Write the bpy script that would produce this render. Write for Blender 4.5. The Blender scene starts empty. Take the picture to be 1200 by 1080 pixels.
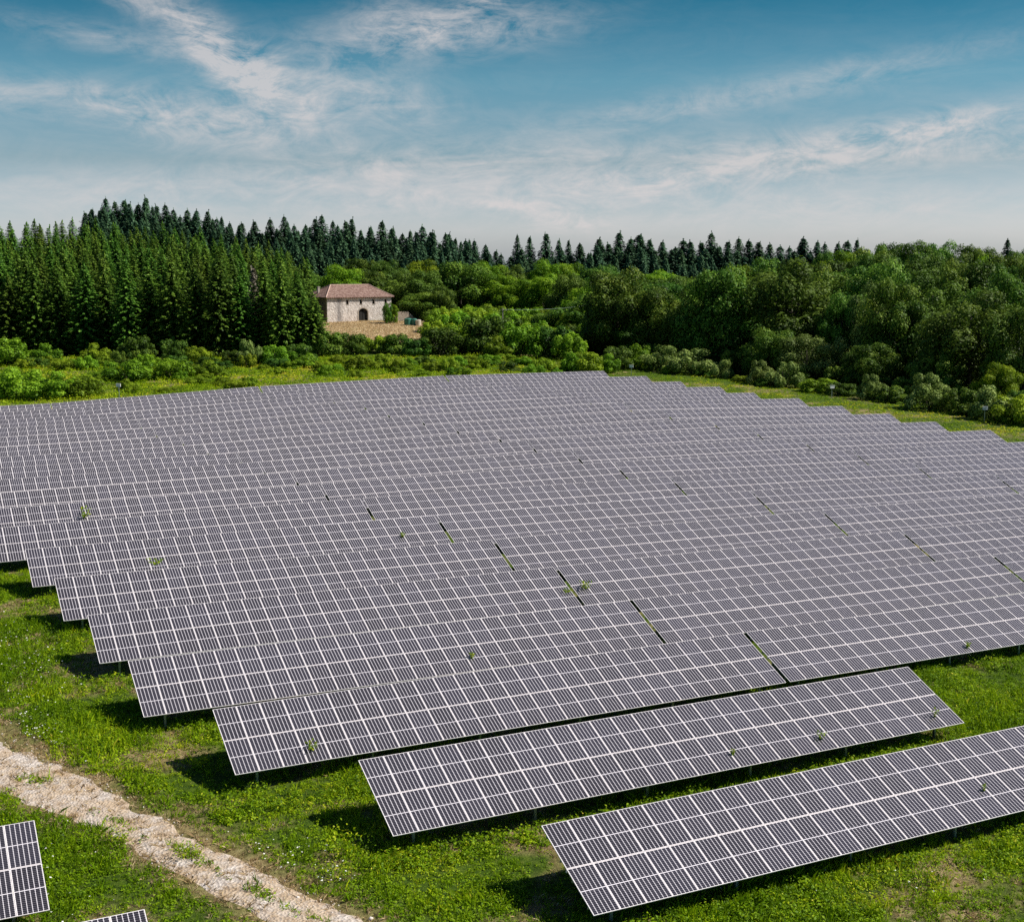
import bpy, math, random
import numpy as np
from mathutils import Vector
R = math.radians
S = bpy.context.scene
rng = np.random.default_rng(7); random.seed(7)
col = S.collection

# ------------------------------------------------------------------ camera
YAW, PITCH, F, CZ = R(25.669), R(8.453), 1550.22, 22.0
cd = bpy.data.cameras.new('camera'); cam = bpy.data.objects.new('camera', cd); col.objects.link(cam)
cd.sensor_width = 36; cd.lens = 36 * F / 1200; cd.clip_start = .5; cd.clip_end = 9000
cam.location = (0, 0, CZ); cam.rotation_euler = (R(90) - PITCH, 0, -YAW)
S.camera = cam
S.render.resolution_x, S.render.resolution_y = 1024, 921

# ------------------------------------------------------------------ sun and sky
SAZ, SEL = R(115.2), R(47.0)          # azimuth from +Y towards +X
sd = bpy.data.lights.new('sun', 'SUN'); sun = bpy.data.objects.new('sun', sd); col.objects.link(sun)
sd.energy = 4.6; sd.angle = R(.5); sd.color = (1, .945, .86)
sdir = Vector((math.sin(SAZ) * math.cos(SEL), math.cos(SAZ) * math.cos(SEL), math.sin(SEL)))
sun.rotation_euler = sdir.to_track_quat('Z', 'Y').to_euler(); sun.location = (60, -40, 120)
S.view_settings.view_transform = 'Standard'; S.view_settings.look = 'None'
S.view_settings.gamma = 1; S.view_settings.exposure = .42
S.view_settings.use_curve_mapping = False
S.cycles.use_denoising = False

W = bpy.data.worlds.new('World'); S.world = W; W.use_nodes = True
def world():
    nt = W.node_tree; n = nt.nodes; l = nt.links; n.clear()
    def N(t, **k):
        x = n.new(t)
        for a, b in k.items(): setattr(x, a, b)
        return x
    def m(op, a, b=None, clamp=False):
        x = N('ShaderNodeMath', operation=op); x.use_clamp = clamp
        for i, v in enumerate((a, b)):
            if v is None: continue
            if isinstance(v, (int, float)): x.inputs[i].default_value = v
            else: l.new(v, x.inputs[i])
        return x.outputs[0]
    out = N('ShaderNodeOutputWorld'); bg = N('ShaderNodeBackground'); l.new(bg.outputs[0], out.inputs[0])
    sky = N('ShaderNodeTexSky'); sky.sky_type = 'NISHITA'; sky.sun_disc = False
    sky.sun_elevation = SEL; sky.sun_rotation = SAZ; sky.air_density = 1; sky.dust_density = .6; sky.ozone_density = 2.2
    tc = N('ShaderNodeTexCoord'); sp = N('ShaderNodeSeparateXYZ'); l.new(tc.outputs['Generated'], sp.inputs[0])
    x, y, z = sp.outputs
    az = m('SUBTRACT', m('ARCTAN2', x, y), YAW)            # radians, 0 = middle of the view
    el = m('ARCSINE', z)
    # sky tone by elevation (clear air above, milky low down)
    rp = N('ShaderNodeValToRGB'); l.new(m('MULTIPLY', el, 1 / R(60), True), rp.inputs[0])
    e = rp.color_ramp.elements; e[0].position = 0; e[0].color = (.66, .74, 1.0, 1); e[1].position = 1; e[1].color = (.32, .38, .48, 1)
    for pos, c in ((.025, (.78, .80, 1.0, 1)), (.07, (.50, .57, .63, 1)), (.125, (.32, .55, .58, 1)), (.19, (.012, .30, .36, 1)), (.4, (.24, .33, .44, 1))):
        q = e.new(pos); q.color = c
    mx = N('ShaderNodeMix', data_type='RGBA', blend_type='MULTIPLY'); mx.inputs[0].default_value = 1
    l.new(sky.outputs[0], mx.inputs[6]); l.new(rp.outputs[0], mx.inputs[7])
    # clouds: streaks of high cirrus, in azimuth / elevation of the real sky
    cv = N('ShaderNodeCombineXYZ'); l.new(az, cv.inputs[0]); l.new(el, cv.inputs[1])
    def noise(sx, sy, rot, scale, det, rough, dist, off=0):
        mp = N('ShaderNodeMapping'); mp.inputs['Scale'].default_value = (sx, sy, 1); mp.inputs['Rotation'].default_value = (0, 0, rot)
        mp.inputs['Location'].default_value = (off, off * .7, off)
        l.new(cv.outputs[0], mp.inputs[0])
        t = N('ShaderNodeTexNoise'); t.inputs['Scale'].default_value = scale; t.inputs['Detail'].default_value = det
        t.inputs['Roughness'].default_value = rough; t.inputs['Distortion'].default_value = dist
        l.new(mp.outputs[0], t.inputs['Vector']); return t.outputs[0]
    n1 = noise(1, 2.3, R(-18), 17, 10, .68, 1.5); n2 = noise(1, 5.5, R(4), 7, 9, .6, .5, 3.1); n3 = noise(1, 2.2, R(-24), 46, 8, .7, .8, 9)
    tot = None
    # px, py, half-width px, half-height px, tilt deg (down to the right +), strength
    for (cx, cy, wx, wy, ti, st) in ((205, 36, 85, 13, 20, .6), (262, 70, 60, 20, 44, .62), (330, 122, 60, 22, 20, .5), (300, 100, 75, 18, 30, .55), (440, 120, 75, 26, 15, .55), (520, 52, 110, 20, -6, .95), (470, 35, 40, 18, 0, .5), (568, 14, 32, 10, -15, .7),
                                     (255, 155, 100, 20, 5, .9), (140, 68, 120, 12, 8, .35), (60, 130, 120, 16, 0, .5), (560, 195, 260, 18, -3, .55), (380, 235, 330, 22, 0, .5), (990, 185, 190, 20, -7, .85),
                                     (1080, 160, 80, 10, -8, .6), (880, 120, 230, 14, -9, .45), (1190, 190, 50, 9, 0, .6), (660, 260, 42, 11, 0, 1.0), (596, 243, 30, 6, 0, .7), (780, 215, 160, 14, -4, .5), (960, 245, 240, 18, 0, .45)  ):
        a0 = math.atan((cx - 600) / F); e0 = math.atan((309.6 - cy) / F)
        u = m('SUBTRACT', az, a0); v = m('SUBTRACT', el, e0); c, s = math.cos(R(ti)), math.sin(R(ti))
        p = m('MULTIPLY', m('SUBTRACT', m('MULTIPLY', u, c), m('MULTIPLY', v, s)), F / wx)
        q = m('MULTIPLY', m('ADD', m('MULTIPLY', u, s), m('MULTIPLY', v, c)), F / wy)
        g = m('MULTIPLY', m('EXPONENT', m('MULTIPLY', m('ADD', m('MULTIPLY', p, p), m('MULTIPLY', q, q)), -.7)), st)
        tot = g if tot is None else m('ADD', tot, g)
    tex = m('ADD', m('MULTIPLY', n1, .9), m('ADD', m('MULTIPLY', n2, .6), m('MULTIPLY', n3, .55)))
    # thin veil elsewhere
    msk = m('ADD', m('MULTIPLY', m('MULTIPLY', tot, m('SUBTRACT', tex, .82, True)), 3.2), m('MULTIPLY', m('SUBTRACT', m('ADD', m('MULTIPLY', n2, .7), m('MULTIPLY', n1, .5)), .53, True), m('SUBTRACT', .95, m('MULTIPLY', el, 4.3), True)), True)
    low = N('ShaderNodeMapRange'); l.new(el, low.inputs[0]); low.inputs[1].default_value = 0; low.inputs[2].default_value = R(60)
    low.inputs[3].default_value = 1; low.inputs[4].default_value = .25
    msk = m('MULTIPLY', m('MULTIPLY', msk, .82), low.outputs[0], True)
    mc = N('ShaderNodeMix', data_type='RGBA'); l.new(msk, mc.inputs[0]); l.new(mx.outputs[2], mc.inputs[6])
    mc.inputs[7].default_value = CLOUD
    l.new(mc.outputs[2], bg.inputs[0]); bg.inputs[1].default_value = SKYS
SKYS = .1
CLOUD = (5.2, 4.85, 4.8, 1)
world()

# ------------------------------------------------------------------ helpers
def tag(o, label=None, cat=None, group=None, kind=None):
    if label: o['label'] = label
    if cat: o['category'] = cat
    if group: o['group'] = group
    if kind: o['kind'] = kind
    return o
def link(o, parent=None):
    col.objects.link(o); o.parent = parent; return o
def empty(name, loc, rz=0):
    o = bpy.data.objects.new(name, None); o.location = loc; o.rotation_euler = (0, 0, rz); o.empty_display_size = .5
    return link(o)
def obj(name, me, parent=None, loc=(0, 0, 0), rot=(0, 0, 0), sc=(1, 1, 1)):
    o = bpy.data.objects.new(name, me); o.location = loc; o.rotation_euler = rot; o.scale = sc; return link(o, parent)
def mesh_np(name, v, f, mats, attr=None, mi=None, smooth=False, uv=None):
    """v (n,3); f (m,k) one polygon size"""
    v = np.asarray(v, np.float32); f = np.asarray(f, np.int32); k = f.shape[1]
    me = bpy.data.meshes.new(name)
    me.vertices.add(len(v)); me.vertices.foreach_set('co', v.ravel())
    me.loops.add(f.size); me.loops.foreach_set('vertex_index', f.ravel())
    me.polygons.add(len(f)); me.polygons.foreach_set('loop_start', np.arange(0, f.size, k, dtype=np.int32))
    me.polygons.foreach_set('loop_total', np.full(len(f), k, np.int32))
    if mi is not None: me.polygons.foreach_set('material_index', np.asarray(mi, np.int32))
    if smooth: me.polygons.foreach_set('use_smooth', np.ones(len(f), bool))
    for mm in mats: me.materials.append(mm)
    if attr is not None:
        a = me.attributes.new('v', 'FLOAT', 'FACE'); a.data.foreach_set('value', np.asarray(attr, np.float32))
    if uv is not None:
        u = me.uv_layers.new(name='UVMap'); u.data.foreach_set('uv', np.asarray(uv, np.float32).ravel())
    me.update(); me.validate(); return me
class MB:
    def __init__(s): s.v = []; s.f = []; s.m = []
    def box(s, x0, x1, y0, y1, z0, z1, m=0):
        b = len(s.v); s.v += [(x, y, z) for z in (z0, z1) for x, y in ((x0, y0), (x1, y0), (x1, y1), (x0, y1))]
        for q in ((0, 3, 2, 1), (4, 5, 6, 7), (0, 1, 5, 4), (1, 2, 6, 5), (2, 3, 7, 6), (3, 0, 4, 7)): s.f.append(tuple(b + i for i in q)); s.m.append(m)
        return s
    def tube(s, pts, rad, n=7, m=0, cap=True):
        pts = [Vector(p) for p in pts]; b = len(s.v)
        for i, p in enumerate(pts):
            d = (pts[min(i + 1, len(pts) - 1)] - pts[max(i - 1, 0)]).normalized()
            a = d.cross(Vector((0, 0, 1)) if abs(d.z) < .9 else Vector((1, 0, 0))).normalized(); c = d.cross(a)
            r = rad[i] if hasattr(rad, '__len__') else rad
            for j in range(n):
                t = 2 * math.pi * j / n; s.v.append(tuple(p + a * (r * math.cos(t)) + c * (r * math.sin(t))))
        for i in range(len(pts) - 1):
            for j in range(n):
                s.f.append((b + i * n + j, b + i * n + (j + 1) % n, b + (i + 1) * n + (j + 1) % n, b + (i + 1) * n + j)); s.m.append(m)
        if cap:
            s.f.append(tuple(b + j for j in range(n))[::-1]); s.m.append(m)
            s.f.append(tuple(b + (len(pts) - 1) * n + j for j in range(n))); s.m.append(m)
        return s
    def poly(s, pts, m=0):
        b = len(s.v); s.v += [tuple(p) for p in pts]; s.f.append(tuple(range(b, b + len(pts)))); s.m.append(m); return s
    def mesh(s, name, mats, smooth=False):
        me = bpy.data.meshes.new(name); me.from_pydata(s.v, [], s.f)
        for mm in mats: me.materials.append(mm)
        me.polygons.foreach_set('material_index', s.m)
        if smooth: me.polygons.foreach_set('use_smooth', [True] * len(s.f))
        me.update(); return me
def vnoise(x, y, s, seed=0):
    """cheap smooth value noise, 0..1"""
    x = np.asarray(x) / s + 1000.; y = np.asarray(y) / s + 1000.
    xi = np.floor(x).astype(np.int64); yi = np.floor(y).astype(np.int64); fx = x - xi; fy = y - yi
    fx = fx * fx * (3 - 2 * fx); fy = fy * fy * (3 - 2 * fy)
    def h(a, b):
        n = (a * 374761393 + b * 668265263 + seed * 974711) & 0x7fffffff; n = ((n ^ (n >> 13)) * 1274126177) & 0x7fffffff
        return ((n ^ (n >> 16)) & 0xffff) / 65535.
    return (h(xi, yi) * (1 - fx) + h(xi + 1, yi) * fx) * (1 - fy) + (h(xi, yi + 1) * (1 - fx) + h(xi + 1, yi + 1) * fx) * fy
cy_, sy_ = math.cos(YAW), math.sin(YAW); cp_, sp_ = math.cos(PITCH), math.sin(PITCH)
def at(px, d):
    """ground plan point seen in picture column px at distance d (m) ahead of the camera"""
    s = (px - 600) / F * d; return (s * cy_ + d * sy_, -s * sy_ + d * cy_)
def topx(X, Y, Z):
    X, Y, Z = np.asarray(X, float), np.asarray(Y, float), np.asarray(Z, float) - CZ
    s = X * cy_ - Y * sy_; h = X * sy_ + Y * cy_; w = h * cp_ - Z * sp_; u = h * sp_ + Z * cp_
    w = np.where(w < .1, .1, w); return 600 + F * s / w, 540 - F * u / w, w
def ray(px, py):
    a, b = (px - 600) / F, (540 - py) / F; h = cp_ + b * sp_; z = -sp_ + b * cp_
    return np.array([a * cy_ + h * sy_, -a * sy_ + h * cy_, z])

# ------------------------------------------------------------------ survey of the array: (row, x, top edge height relative to the lens)
H0, TILT, LS, Y0, PR = 2.41, R(22.72), 4.18, 39.89, 8.09
G1 = {2: (40.51, -19.31), 3: (38.33, -19.19), 4: (37.59, -18.83), 5: (37.0, -18.56), 6: (36.12, -18.2), 7: (33.25, -18.0), 8: (32.44, -18.03), 9: (32.39, -18.18), 10: (31.66, -18.31), 11: (31.53, -18.48), 12: (30.14, -18.57), 13: (29.34, -18.6), 14: (28.02, -18.5), 15: (27.74, -18.4), 16: (26.46, -18.36), 17: (23.6, -18.3), 18: (20.6, -18.4)}
G2 = {3: (66.27, -19.19), 4: (65.63, -18.99), 5: (64.95, -18.8), 6: (64.11, -18.45), 7: (61.37, -18.25), 8: (60.39, -17.98), 9: (60.44, -17.93), 10: (59.61, -17.89), 11: (59.55, -17.85), 12: (58.12, -17.8), 13: (57.28, -17.72), 14: (55.94, -17.58), 15: (55.77, -17.4), 16: (54.19, -17.2), 17: (52.08, -17.22), 18: (49.0, -17.25)}
G3 = {6: (91.09, -18.95), 7: (88.79, -18.8), 8: (88.19, -18.58), 9: (87.93, -18.3), 10: (87.46, -18.08), 11: (87.21, -17.82), 12: (86.06, -17.6), 13: (85.26, -17.38), 14: (84.0, -17.24), 15: (83.57, -17.12), 16: (82.46, -17.03), 17: (80.65, -16.86), 18: (77.64, -16.75)}
G4 = {9: (115.36, -18.92), 10: (114.7, -18.78), 11: (114.7, -18.62), 12: (113.78, -18.38), 13: (113.1, -18.08), 14: (111.46, -17.93), 15: (111.23, -17.74), 16: (109.73, -17.57), 17: (108.55, -17.33), 18: (105.47, -16.97)}
G0 = {0: (20.34, -19.79), 1: (16.28, -19.50), 2: (12.35, -19.34), 3: (10.10, -19.07), 4: (9.36, -18.66), 5: (8.63, -18.32), 6: (7.83, -18.08)}
# terrain = thin plate spline through the surveyed ground
cp = []
for g in (G0, G1, G2, G3, G4):
    for k, (x, z) in g.items(): cp.append((x, Y0 + PR * k, z - H0))
cp += [(44.56, Y0 + PR, -19.46 - H0), (4.06, 47.8, -19.62 - H0), (6.33, 39.04, -19.45 - H0)]
for px, d, z in ((760, 238, -19.3), (900, 200, -20.2), (1000, 182, -20.6), (1200, 158, -21.3), (-100, 262, -18.4), (0, 262, -17.9), (150, 262, -17.8), (300, 262, -17.8), (0, 225, -19.3),
                 (400, 230, -18.9), (430, 262, -17.9), (430, 300, -16.5), (430, 344, -14.5), (370, 344, -14.5), (480, 344, -14.7), (420, 365, -13.8), (600, 300, -16.8), (600, 400, -15), (600, 580, -13.5), (350, 580, -4), (110, 580, 3.5), (-150, 580, 0),
                 (0, 400, -7.5), (200, 400, -8.5), (340, 400, -12), (900, 580, -14), (1100, 450, -14.5), (1250, 300, -18), (900, 320, -17.5), (-120, 400, -7), (1320, 150, -22), (100, 330, -13.5), (300, 320, -14.5),
                 (600, 900, -16), (0, 900, -8), (1200, 900, -16), (600, 260, -18.2), (730, 270, -18.3)):
    cp.append((*at(px, d), z))
cp += [(0, -40, -24.3), (60, -40, -24), (-60, 0, -23), (100, 20, -23), (-50, 60, -21.8), (-50, 120, -21), (-60, 190, -20.5), (150, 60, -23), (170, 120, -22.5)]
CP = np.array(cp); XY = CP[:, :2] / 100
def _k(r2): return .5 * r2 * np.log(r2 + 1e-12)
n_ = len(CP); K = _k(((XY[:, None] - XY[None]) ** 2).sum(-1)) + np.eye(n_) * 2e-4; Pm = np.c_[np.ones(n_), XY]
SOL = np.linalg.solve(np.block([[K, Pm], [Pm.T, np.zeros((3, 3))]]), np.r_[CP[:, 2], 0, 0, 0])
def G(x, y):
    x = np.atleast_1d(np.asarray(x, float)); y = np.atleast_1d(np.asarray(y, float)); out = np.empty(len(x))
    for i in range(0, len(x), 20000):
        q = np.c_[x[i:i + 20000], y[i:i + 20000]] / 100
        out[i:i + 20000] = _k(((q[:, None] - XY[None]) ** 2).sum(-1)) @ SOL[:n_] + np.c_[np.ones(len(q)), q] @ SOL[n_:]
    r = np.hypot(x, y); t = np.clip((r - 600) / 500, 0, 1); t = t * t * (3 - 2 * t)
    return (np.clip(out, -26, 8)) * (1 - t) + -14 * t + CZ
def G1d(x, y): return float(G(x, y)[0])

# ------------------------------------------------------------------ materials
def mat(name):
    m = bpy.data.materials.new(name); m.use_nodes = True; nt = m.node_tree
    return m, nt, nt.nodes, nt.links, nt.nodes['Principled BSDF']
def ramp(n, stops):
    r = n.new('ShaderNodeValToRGB'); e = r.color_ramp.elements
    e[0].position, e[0].color = stops[0][0], (*stops[0][1], 1); e[1].position, e[1].color = stops[-1][0], (*stops[-1][1], 1)
    for p, c in stops[1:-1]: q = e.new(p); q.color = (*c, 1)
    return r
def simple(name, c, rough=.6, metal=0, var=.15, scale=3, bump=0, stops=None):
    m, nt, n, l, b = mat(name)
    tc = n.new('ShaderNodeTexCoord'); t = n.new('ShaderNodeTexNoise'); t.inputs['Scale'].default_value = scale; t.inputs['Detail'].default_value = 7; t.inputs['Roughness'].default_value = .65
    l.new(tc.outputs['Object'], t.inputs['Vector'])
    st = stops or ((.3, tuple(x * (1 - var) for x in c)), (.7, tuple(min(1, x * (1 + var)) for x in c)))
    r = ramp(n, st); l.new(t.outputs[0], r.inputs[0]); l.new(r.outputs[0], b.inputs['Base Color'])
    b.inputs['Roughness'].default_value = rough; b.inputs['Metallic'].default_value = metal
    if bump:
        bp = n.new('ShaderNodeBump'); bp.inputs['Strength'].default_value = bump; bp.inputs['Distance'].default_value = .05; l.new(t.outputs[0], bp.inputs['Height']); l.new(bp.outputs[0], b.inputs['Normal'])
    return m
def foliage(name, stops, tr=.3, orand=.25, hue=.02, rough=.55):
    m, nt, n, l, b = mat(name)
    a = n.new('ShaderNodeAttribute'); a.attribute_name = 'v'
    r = ramp(n, stops); l.new(a.outputs['Fac'], r.inputs[0])
    oi = n.new('ShaderNodeObjectInfo')
    hs = n.new('ShaderNodeHueSaturation'); l.new(r.outputs[0], hs.inputs['Color'])
    mr = n.new('ShaderNodeMapRange'); l.new(oi.outputs['Random'], mr.inputs[0]); mr.inputs[3].default_value = 1 - orand; mr.inputs[4].default_value = 1 + orand; l.new(mr.outputs[0], hs.inputs['Value'])
    mm = n.new('ShaderNodeMath'); mm.operation = 'MULTIPLY'; mm.inputs[1].default_value = 7.31; l.new(oi.outputs['Random'], mm.inputs[0])
    fr = n.new('ShaderNodeMath'); fr.operation = 'FRACT'; l.new(mm.outputs[0], fr.inputs[0])
    m2 = n.new('ShaderNodeMapRange'); l.new(fr.outputs[0], m2.inputs[0]); m2.inputs[3].default_value = .5 - hue; m2.inputs[4].default_value = .5 + hue; l.new(m2.outputs[0], hs.inputs['Hue'])
    l.new(hs.outputs[0], b.inputs['Base Color']); b.inputs['Roughness'].default_value = rough; b.inputs['Specular IOR Level'].default_value = .15
    t = n.new('ShaderNodeBsdfTranslucent'); l.new(hs.outputs[0], t.inputs[0])
    mx = n.new('ShaderNodeMixShader'); mx.inputs[0].default_value = tr; l.new(b.outputs[0], mx.inputs[1]); l.new(t.outputs[0], mx.inputs[2])
    l.new(mx.outputs[0], n['Material Output'].inputs[0]); return m
M = {}
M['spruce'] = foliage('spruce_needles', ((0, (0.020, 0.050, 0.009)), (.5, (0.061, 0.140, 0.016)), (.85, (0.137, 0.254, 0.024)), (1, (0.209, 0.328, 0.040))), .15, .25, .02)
M['spruce_hazed'] = foliage('hazed_spruce_needles', ((0, (0.019, 0.053, 0.033)), (.6, (0.051, 0.120, 0.060)), (1, (0.109, 0.202, 0.090))), .1, .3, .02)  # bluish cast of distant air painted into the needle colour
M['dead'] = foliage('dead_needles', ((0, (.10, .085, .06)), (1, (.28, .24, .19))), .1)
M['oak'] = foliage('oak_leaves', ((0, (0.013, 0.034, 0.003)), (.5, (0.087, 0.186, 0.018)), (1, (0.262, 0.377, 0.044))), .25, .3, .02)
M['willow'] = foliage('grey_leaves', ((0, (0.085, 0.140, 0.026)), (.6, (0.224, 0.314, 0.067)), (1, (0.467, 0.546, 0.157))), .25, .15, .01)
M['lime'] = foliage('bright_leaves', ((0, (0.053, 0.112, 0.005)), (.5, (0.167, 0.294, 0.011)), (1, (0.363, 0.476, 0.027))), .35, .2, .02)
M['olive'] = foliage('olive_leaves', ((0, (0.037, 0.070, 0.008)), (.5, (0.107, 0.191, 0.020)), (1, (0.251, 0.363, 0.050))), .3, .2, .012)
M['bush'] = foliage('bush_leaves', ((0, (0.067, 0.129, 0.006)), (.5, (0.191, 0.322, 0.014)), (1, (0.383, 0.535, 0.031))), .3, .25, .025)
M['herb'] = foliage('herb_leaves', ((0, (0.034, 0.073, 0.002)), (.4, (0.151, 0.280, 0.004)), (.7, (0.302, 0.440, 0.006)), (.88, (0.477, 0.543, 0.012)), (1, (0.699, 0.572, 0.072))), .35, 0, 0)
M['straw'] = foliage('dry_grass', ((0, (.24, .16, .07)), (.5, (.46, .33, .17)), (1, (.66, .53, .33))), .2, 0, 0)
M['flower'] = simple('white_petals', (.8, .8, .72), .7)
M['yflower'] = simple('yellow_petals', (.75, .55, .03), .7)
M['bark'] = simple('bark', (.055, .042, .032), .9, bump=.4)
M['deadbark'] = simple('grey_bark', (.25, .22, .19), .9, bump=.4)
M['steel'] = simple('galvanised_steel', (.30, .36, .34), .45, .6, .2, 6)
M['frame'] = simple('anodised_aluminium', (.86, .81, .81), .4, .0, .05, 2)
M['green_paint'] = simple('green_tank_plastic', (.03, .16, .11), .5, 0, .2, 2)
M['cream'] = simple('pale_tank_plastic', (.55, .48, .38), .6, 0, .15, 2)
M['dark'] = simple('dark_opening', (.012, .011, .010), .9)
M['wood'] = simple('old_wood', (.07, .045, .03), .85, 0, .3, 4)
M['white'] = simple('white_paint', (.8, .8, .8), .5, 0, .05)
M['stone_trim'] = simple('dressed_stone', (.42, .36, .30), .85, 0, .2, 2)
def module_mat():
    m, nt, n, l, b = mat('photovoltaic_cells')
    uv = n.new('ShaderNodeUVMap'); sp = n.new('ShaderNodeSeparateXYZ'); l.new(uv.outputs[0], sp.inputs[0])
    def mt(op, a, c=None, cl=False):
        x = n.new('ShaderNodeMath'); x.operation = op; x.use_clamp = cl
        for i, v in enumerate((a, c)):
            if v is None: continue
            if isinstance(v, (int, float)): x.inputs[i].default_value = v
            else: l.new(v, x.inputs[i])
        return x.outputs[0]
    u, v = sp.outputs[0], sp.outputs[1]
    def edge(t, k):    # distance to the nearest cell boundary, in cells
        return mt('SUBTRACT', .5, mt('ABSOLUTE', mt('SUBTRACT', mt('FRACT', mt('MULTIPLY', t, k)), .5)))
    eu = edge(u, 6); ev = edge(v, 24)
    lu = mt('LESS_THAN', eu, .060); lv = mt('LESS_THAN', ev, .05)
    # clipped corners of the wafers: little white diamonds
    dm = mt('LESS_THAN', mt('ADD', eu, mt('MULTIPLY', ev, .5)), .15)
    mid = mt('LESS_THAN', mt('ABSOLUTE', mt('SUBTRACT', v, .5)), .0085)
    bus = mt('MULTIPLY', mt('LESS_THAN', edge(u, 54), .08), .05)
    hi = mt('MAXIMUM', mt('MAXIMUM', mt('MULTIPLY', lu, .85), mt('MULTIPLY', lv, .22)), mt('MAXIMUM', mt('MULTIPLY', dm, .8), mt('MAXIMUM', mid, bus)))
    oi = n.new('ShaderNodeObjectInfo'); cr = ramp(n, ((0, (.009, .008, .015)), (1, (.018, .017, .030)))); l.new(oi.outputs['Random'], cr.inputs[0])
    mx = n.new('ShaderNodeMix'); mx.data_type = 'RGBA'; l.new(hi, mx.inputs[0]); l.new(cr.outputs[0], mx.inputs[6]); mx.inputs[7].default_value = (.77, .73, .77, 1)
    # thin dust film
    tc = n.new('ShaderNodeTexCoord'); ns = n.new('ShaderNodeTexNoise'); ns.inputs['Scale'].default_value = 1.3; ns.inputs['Detail'].default_value = 5
    l.new(tc.outputs['Object'], ns.inputs['Vector']); ds = n.new('ShaderNodeMix'); ds.data_type = 'RGBA'
    l.new(mt('MULTIPLY', ns.outputs[0], .045), ds.inputs[0]); l.new(mx.outputs[2], ds.inputs[6]); ds.inputs[7].default_value = (.5, .45, .42, 1)
    l.new(ds.outputs[2], b.inputs['Base Color']); b.inputs['Roughness'].default_value = .14; b.inputs['IOR'].default_value = 1.5
    return m
M['pv'] = module_mat()

# ------------------------------------------------------------------ ground
def zones(X, Y):
    """0..1 weights: dry (straw coloured), meadow (in front of the house), from noise and place"""
    px, py, w = topx(X, Y, G(X, Y))
    s = X * cy_ - Y * sy_; d = X * sy_ + Y * cy_
    nz = vnoise(X, Y, 3.2, 1) * .55 + vnoise(X, Y, 1.1, 2) * .3 + vnoise(X, Y, .4, 3) * .15
    dry = np.clip((nz - .545) * 5, 0, 1)
    # meadow
    mx0 = np.clip((px - 372) / 18, 0, 1) * np.clip((500 - px) / 14, 0, 1) * np.clip((d - 292) / 8, 0, 1) * np.clip((346 - d) / 6, 0, 1)
    return dry, mx0, px, py, d, nz
# dirt track: centre line and half width, in plan
def g_at(px, py):
    r = ray(px, py); t = 60.
    for _ in range(30):
        z = G1d(r[0] * t, r[1] * t) - CZ; t += (z / r[2] - t) * .7
    return np.array([r[0] * t, r[1] * t])
up = [(-60, 846), (0, 873), (90, 903), (160, 938), (230, 972), (300, 1008), (370, 1042), (430, 1066), (480, 1088), (540, 1120)]
lo = [(-60, 898), (0, 925), (55, 950), (110, 978), (165, 1010), (225, 1043), (280, 1075), (340, 1105), (390, 1130), (440, 1160)]
UP = np.array([g_at(*p) for p in up]); LO = np.array([g_at(*p) for p in lo])
TC = (UP + LO) / 2; THW = np.linalg.norm(UP - LO, axis=1) / 2 * .9
d0 = TC[0] - TC[1]; d0 /= np.linalg.norm(d0); TC = np.vstack([TC[0] + d0 * 60, TC[0] + d0 * 25, TC]); THW = np.r_[THW[0], THW[0], THW]
d1 = TC[-1] - TC[-2]; d1 /= np.linalg.norm(d1); TC = np.vstack([TC, TC[-1] + d1 * 40]); THW = np.r_[THW, THW[-1]]
def track_dist(X, Y):
    """signed: <1 inside the track"""
    X = np.asarray(X, float); Y = np.asarray(Y, float); best = np.full(X.shape, 1e9)
    for i in range(len(TC) - 1):
        a, b = TC[i], TC[i + 1]; e = b - a; t = np.clip(((X - a[0]) * e[0] + (Y - a[1]) * e[1]) / (e @ e), 0, 1)
        hw = THW[i] * (1 - t) + THW[i + 1] * t
        best = np.minimum(best, np.hypot(X - a[0] - t * e[0], Y - a[1] - t * e[1]) / hw)
    return best
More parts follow.
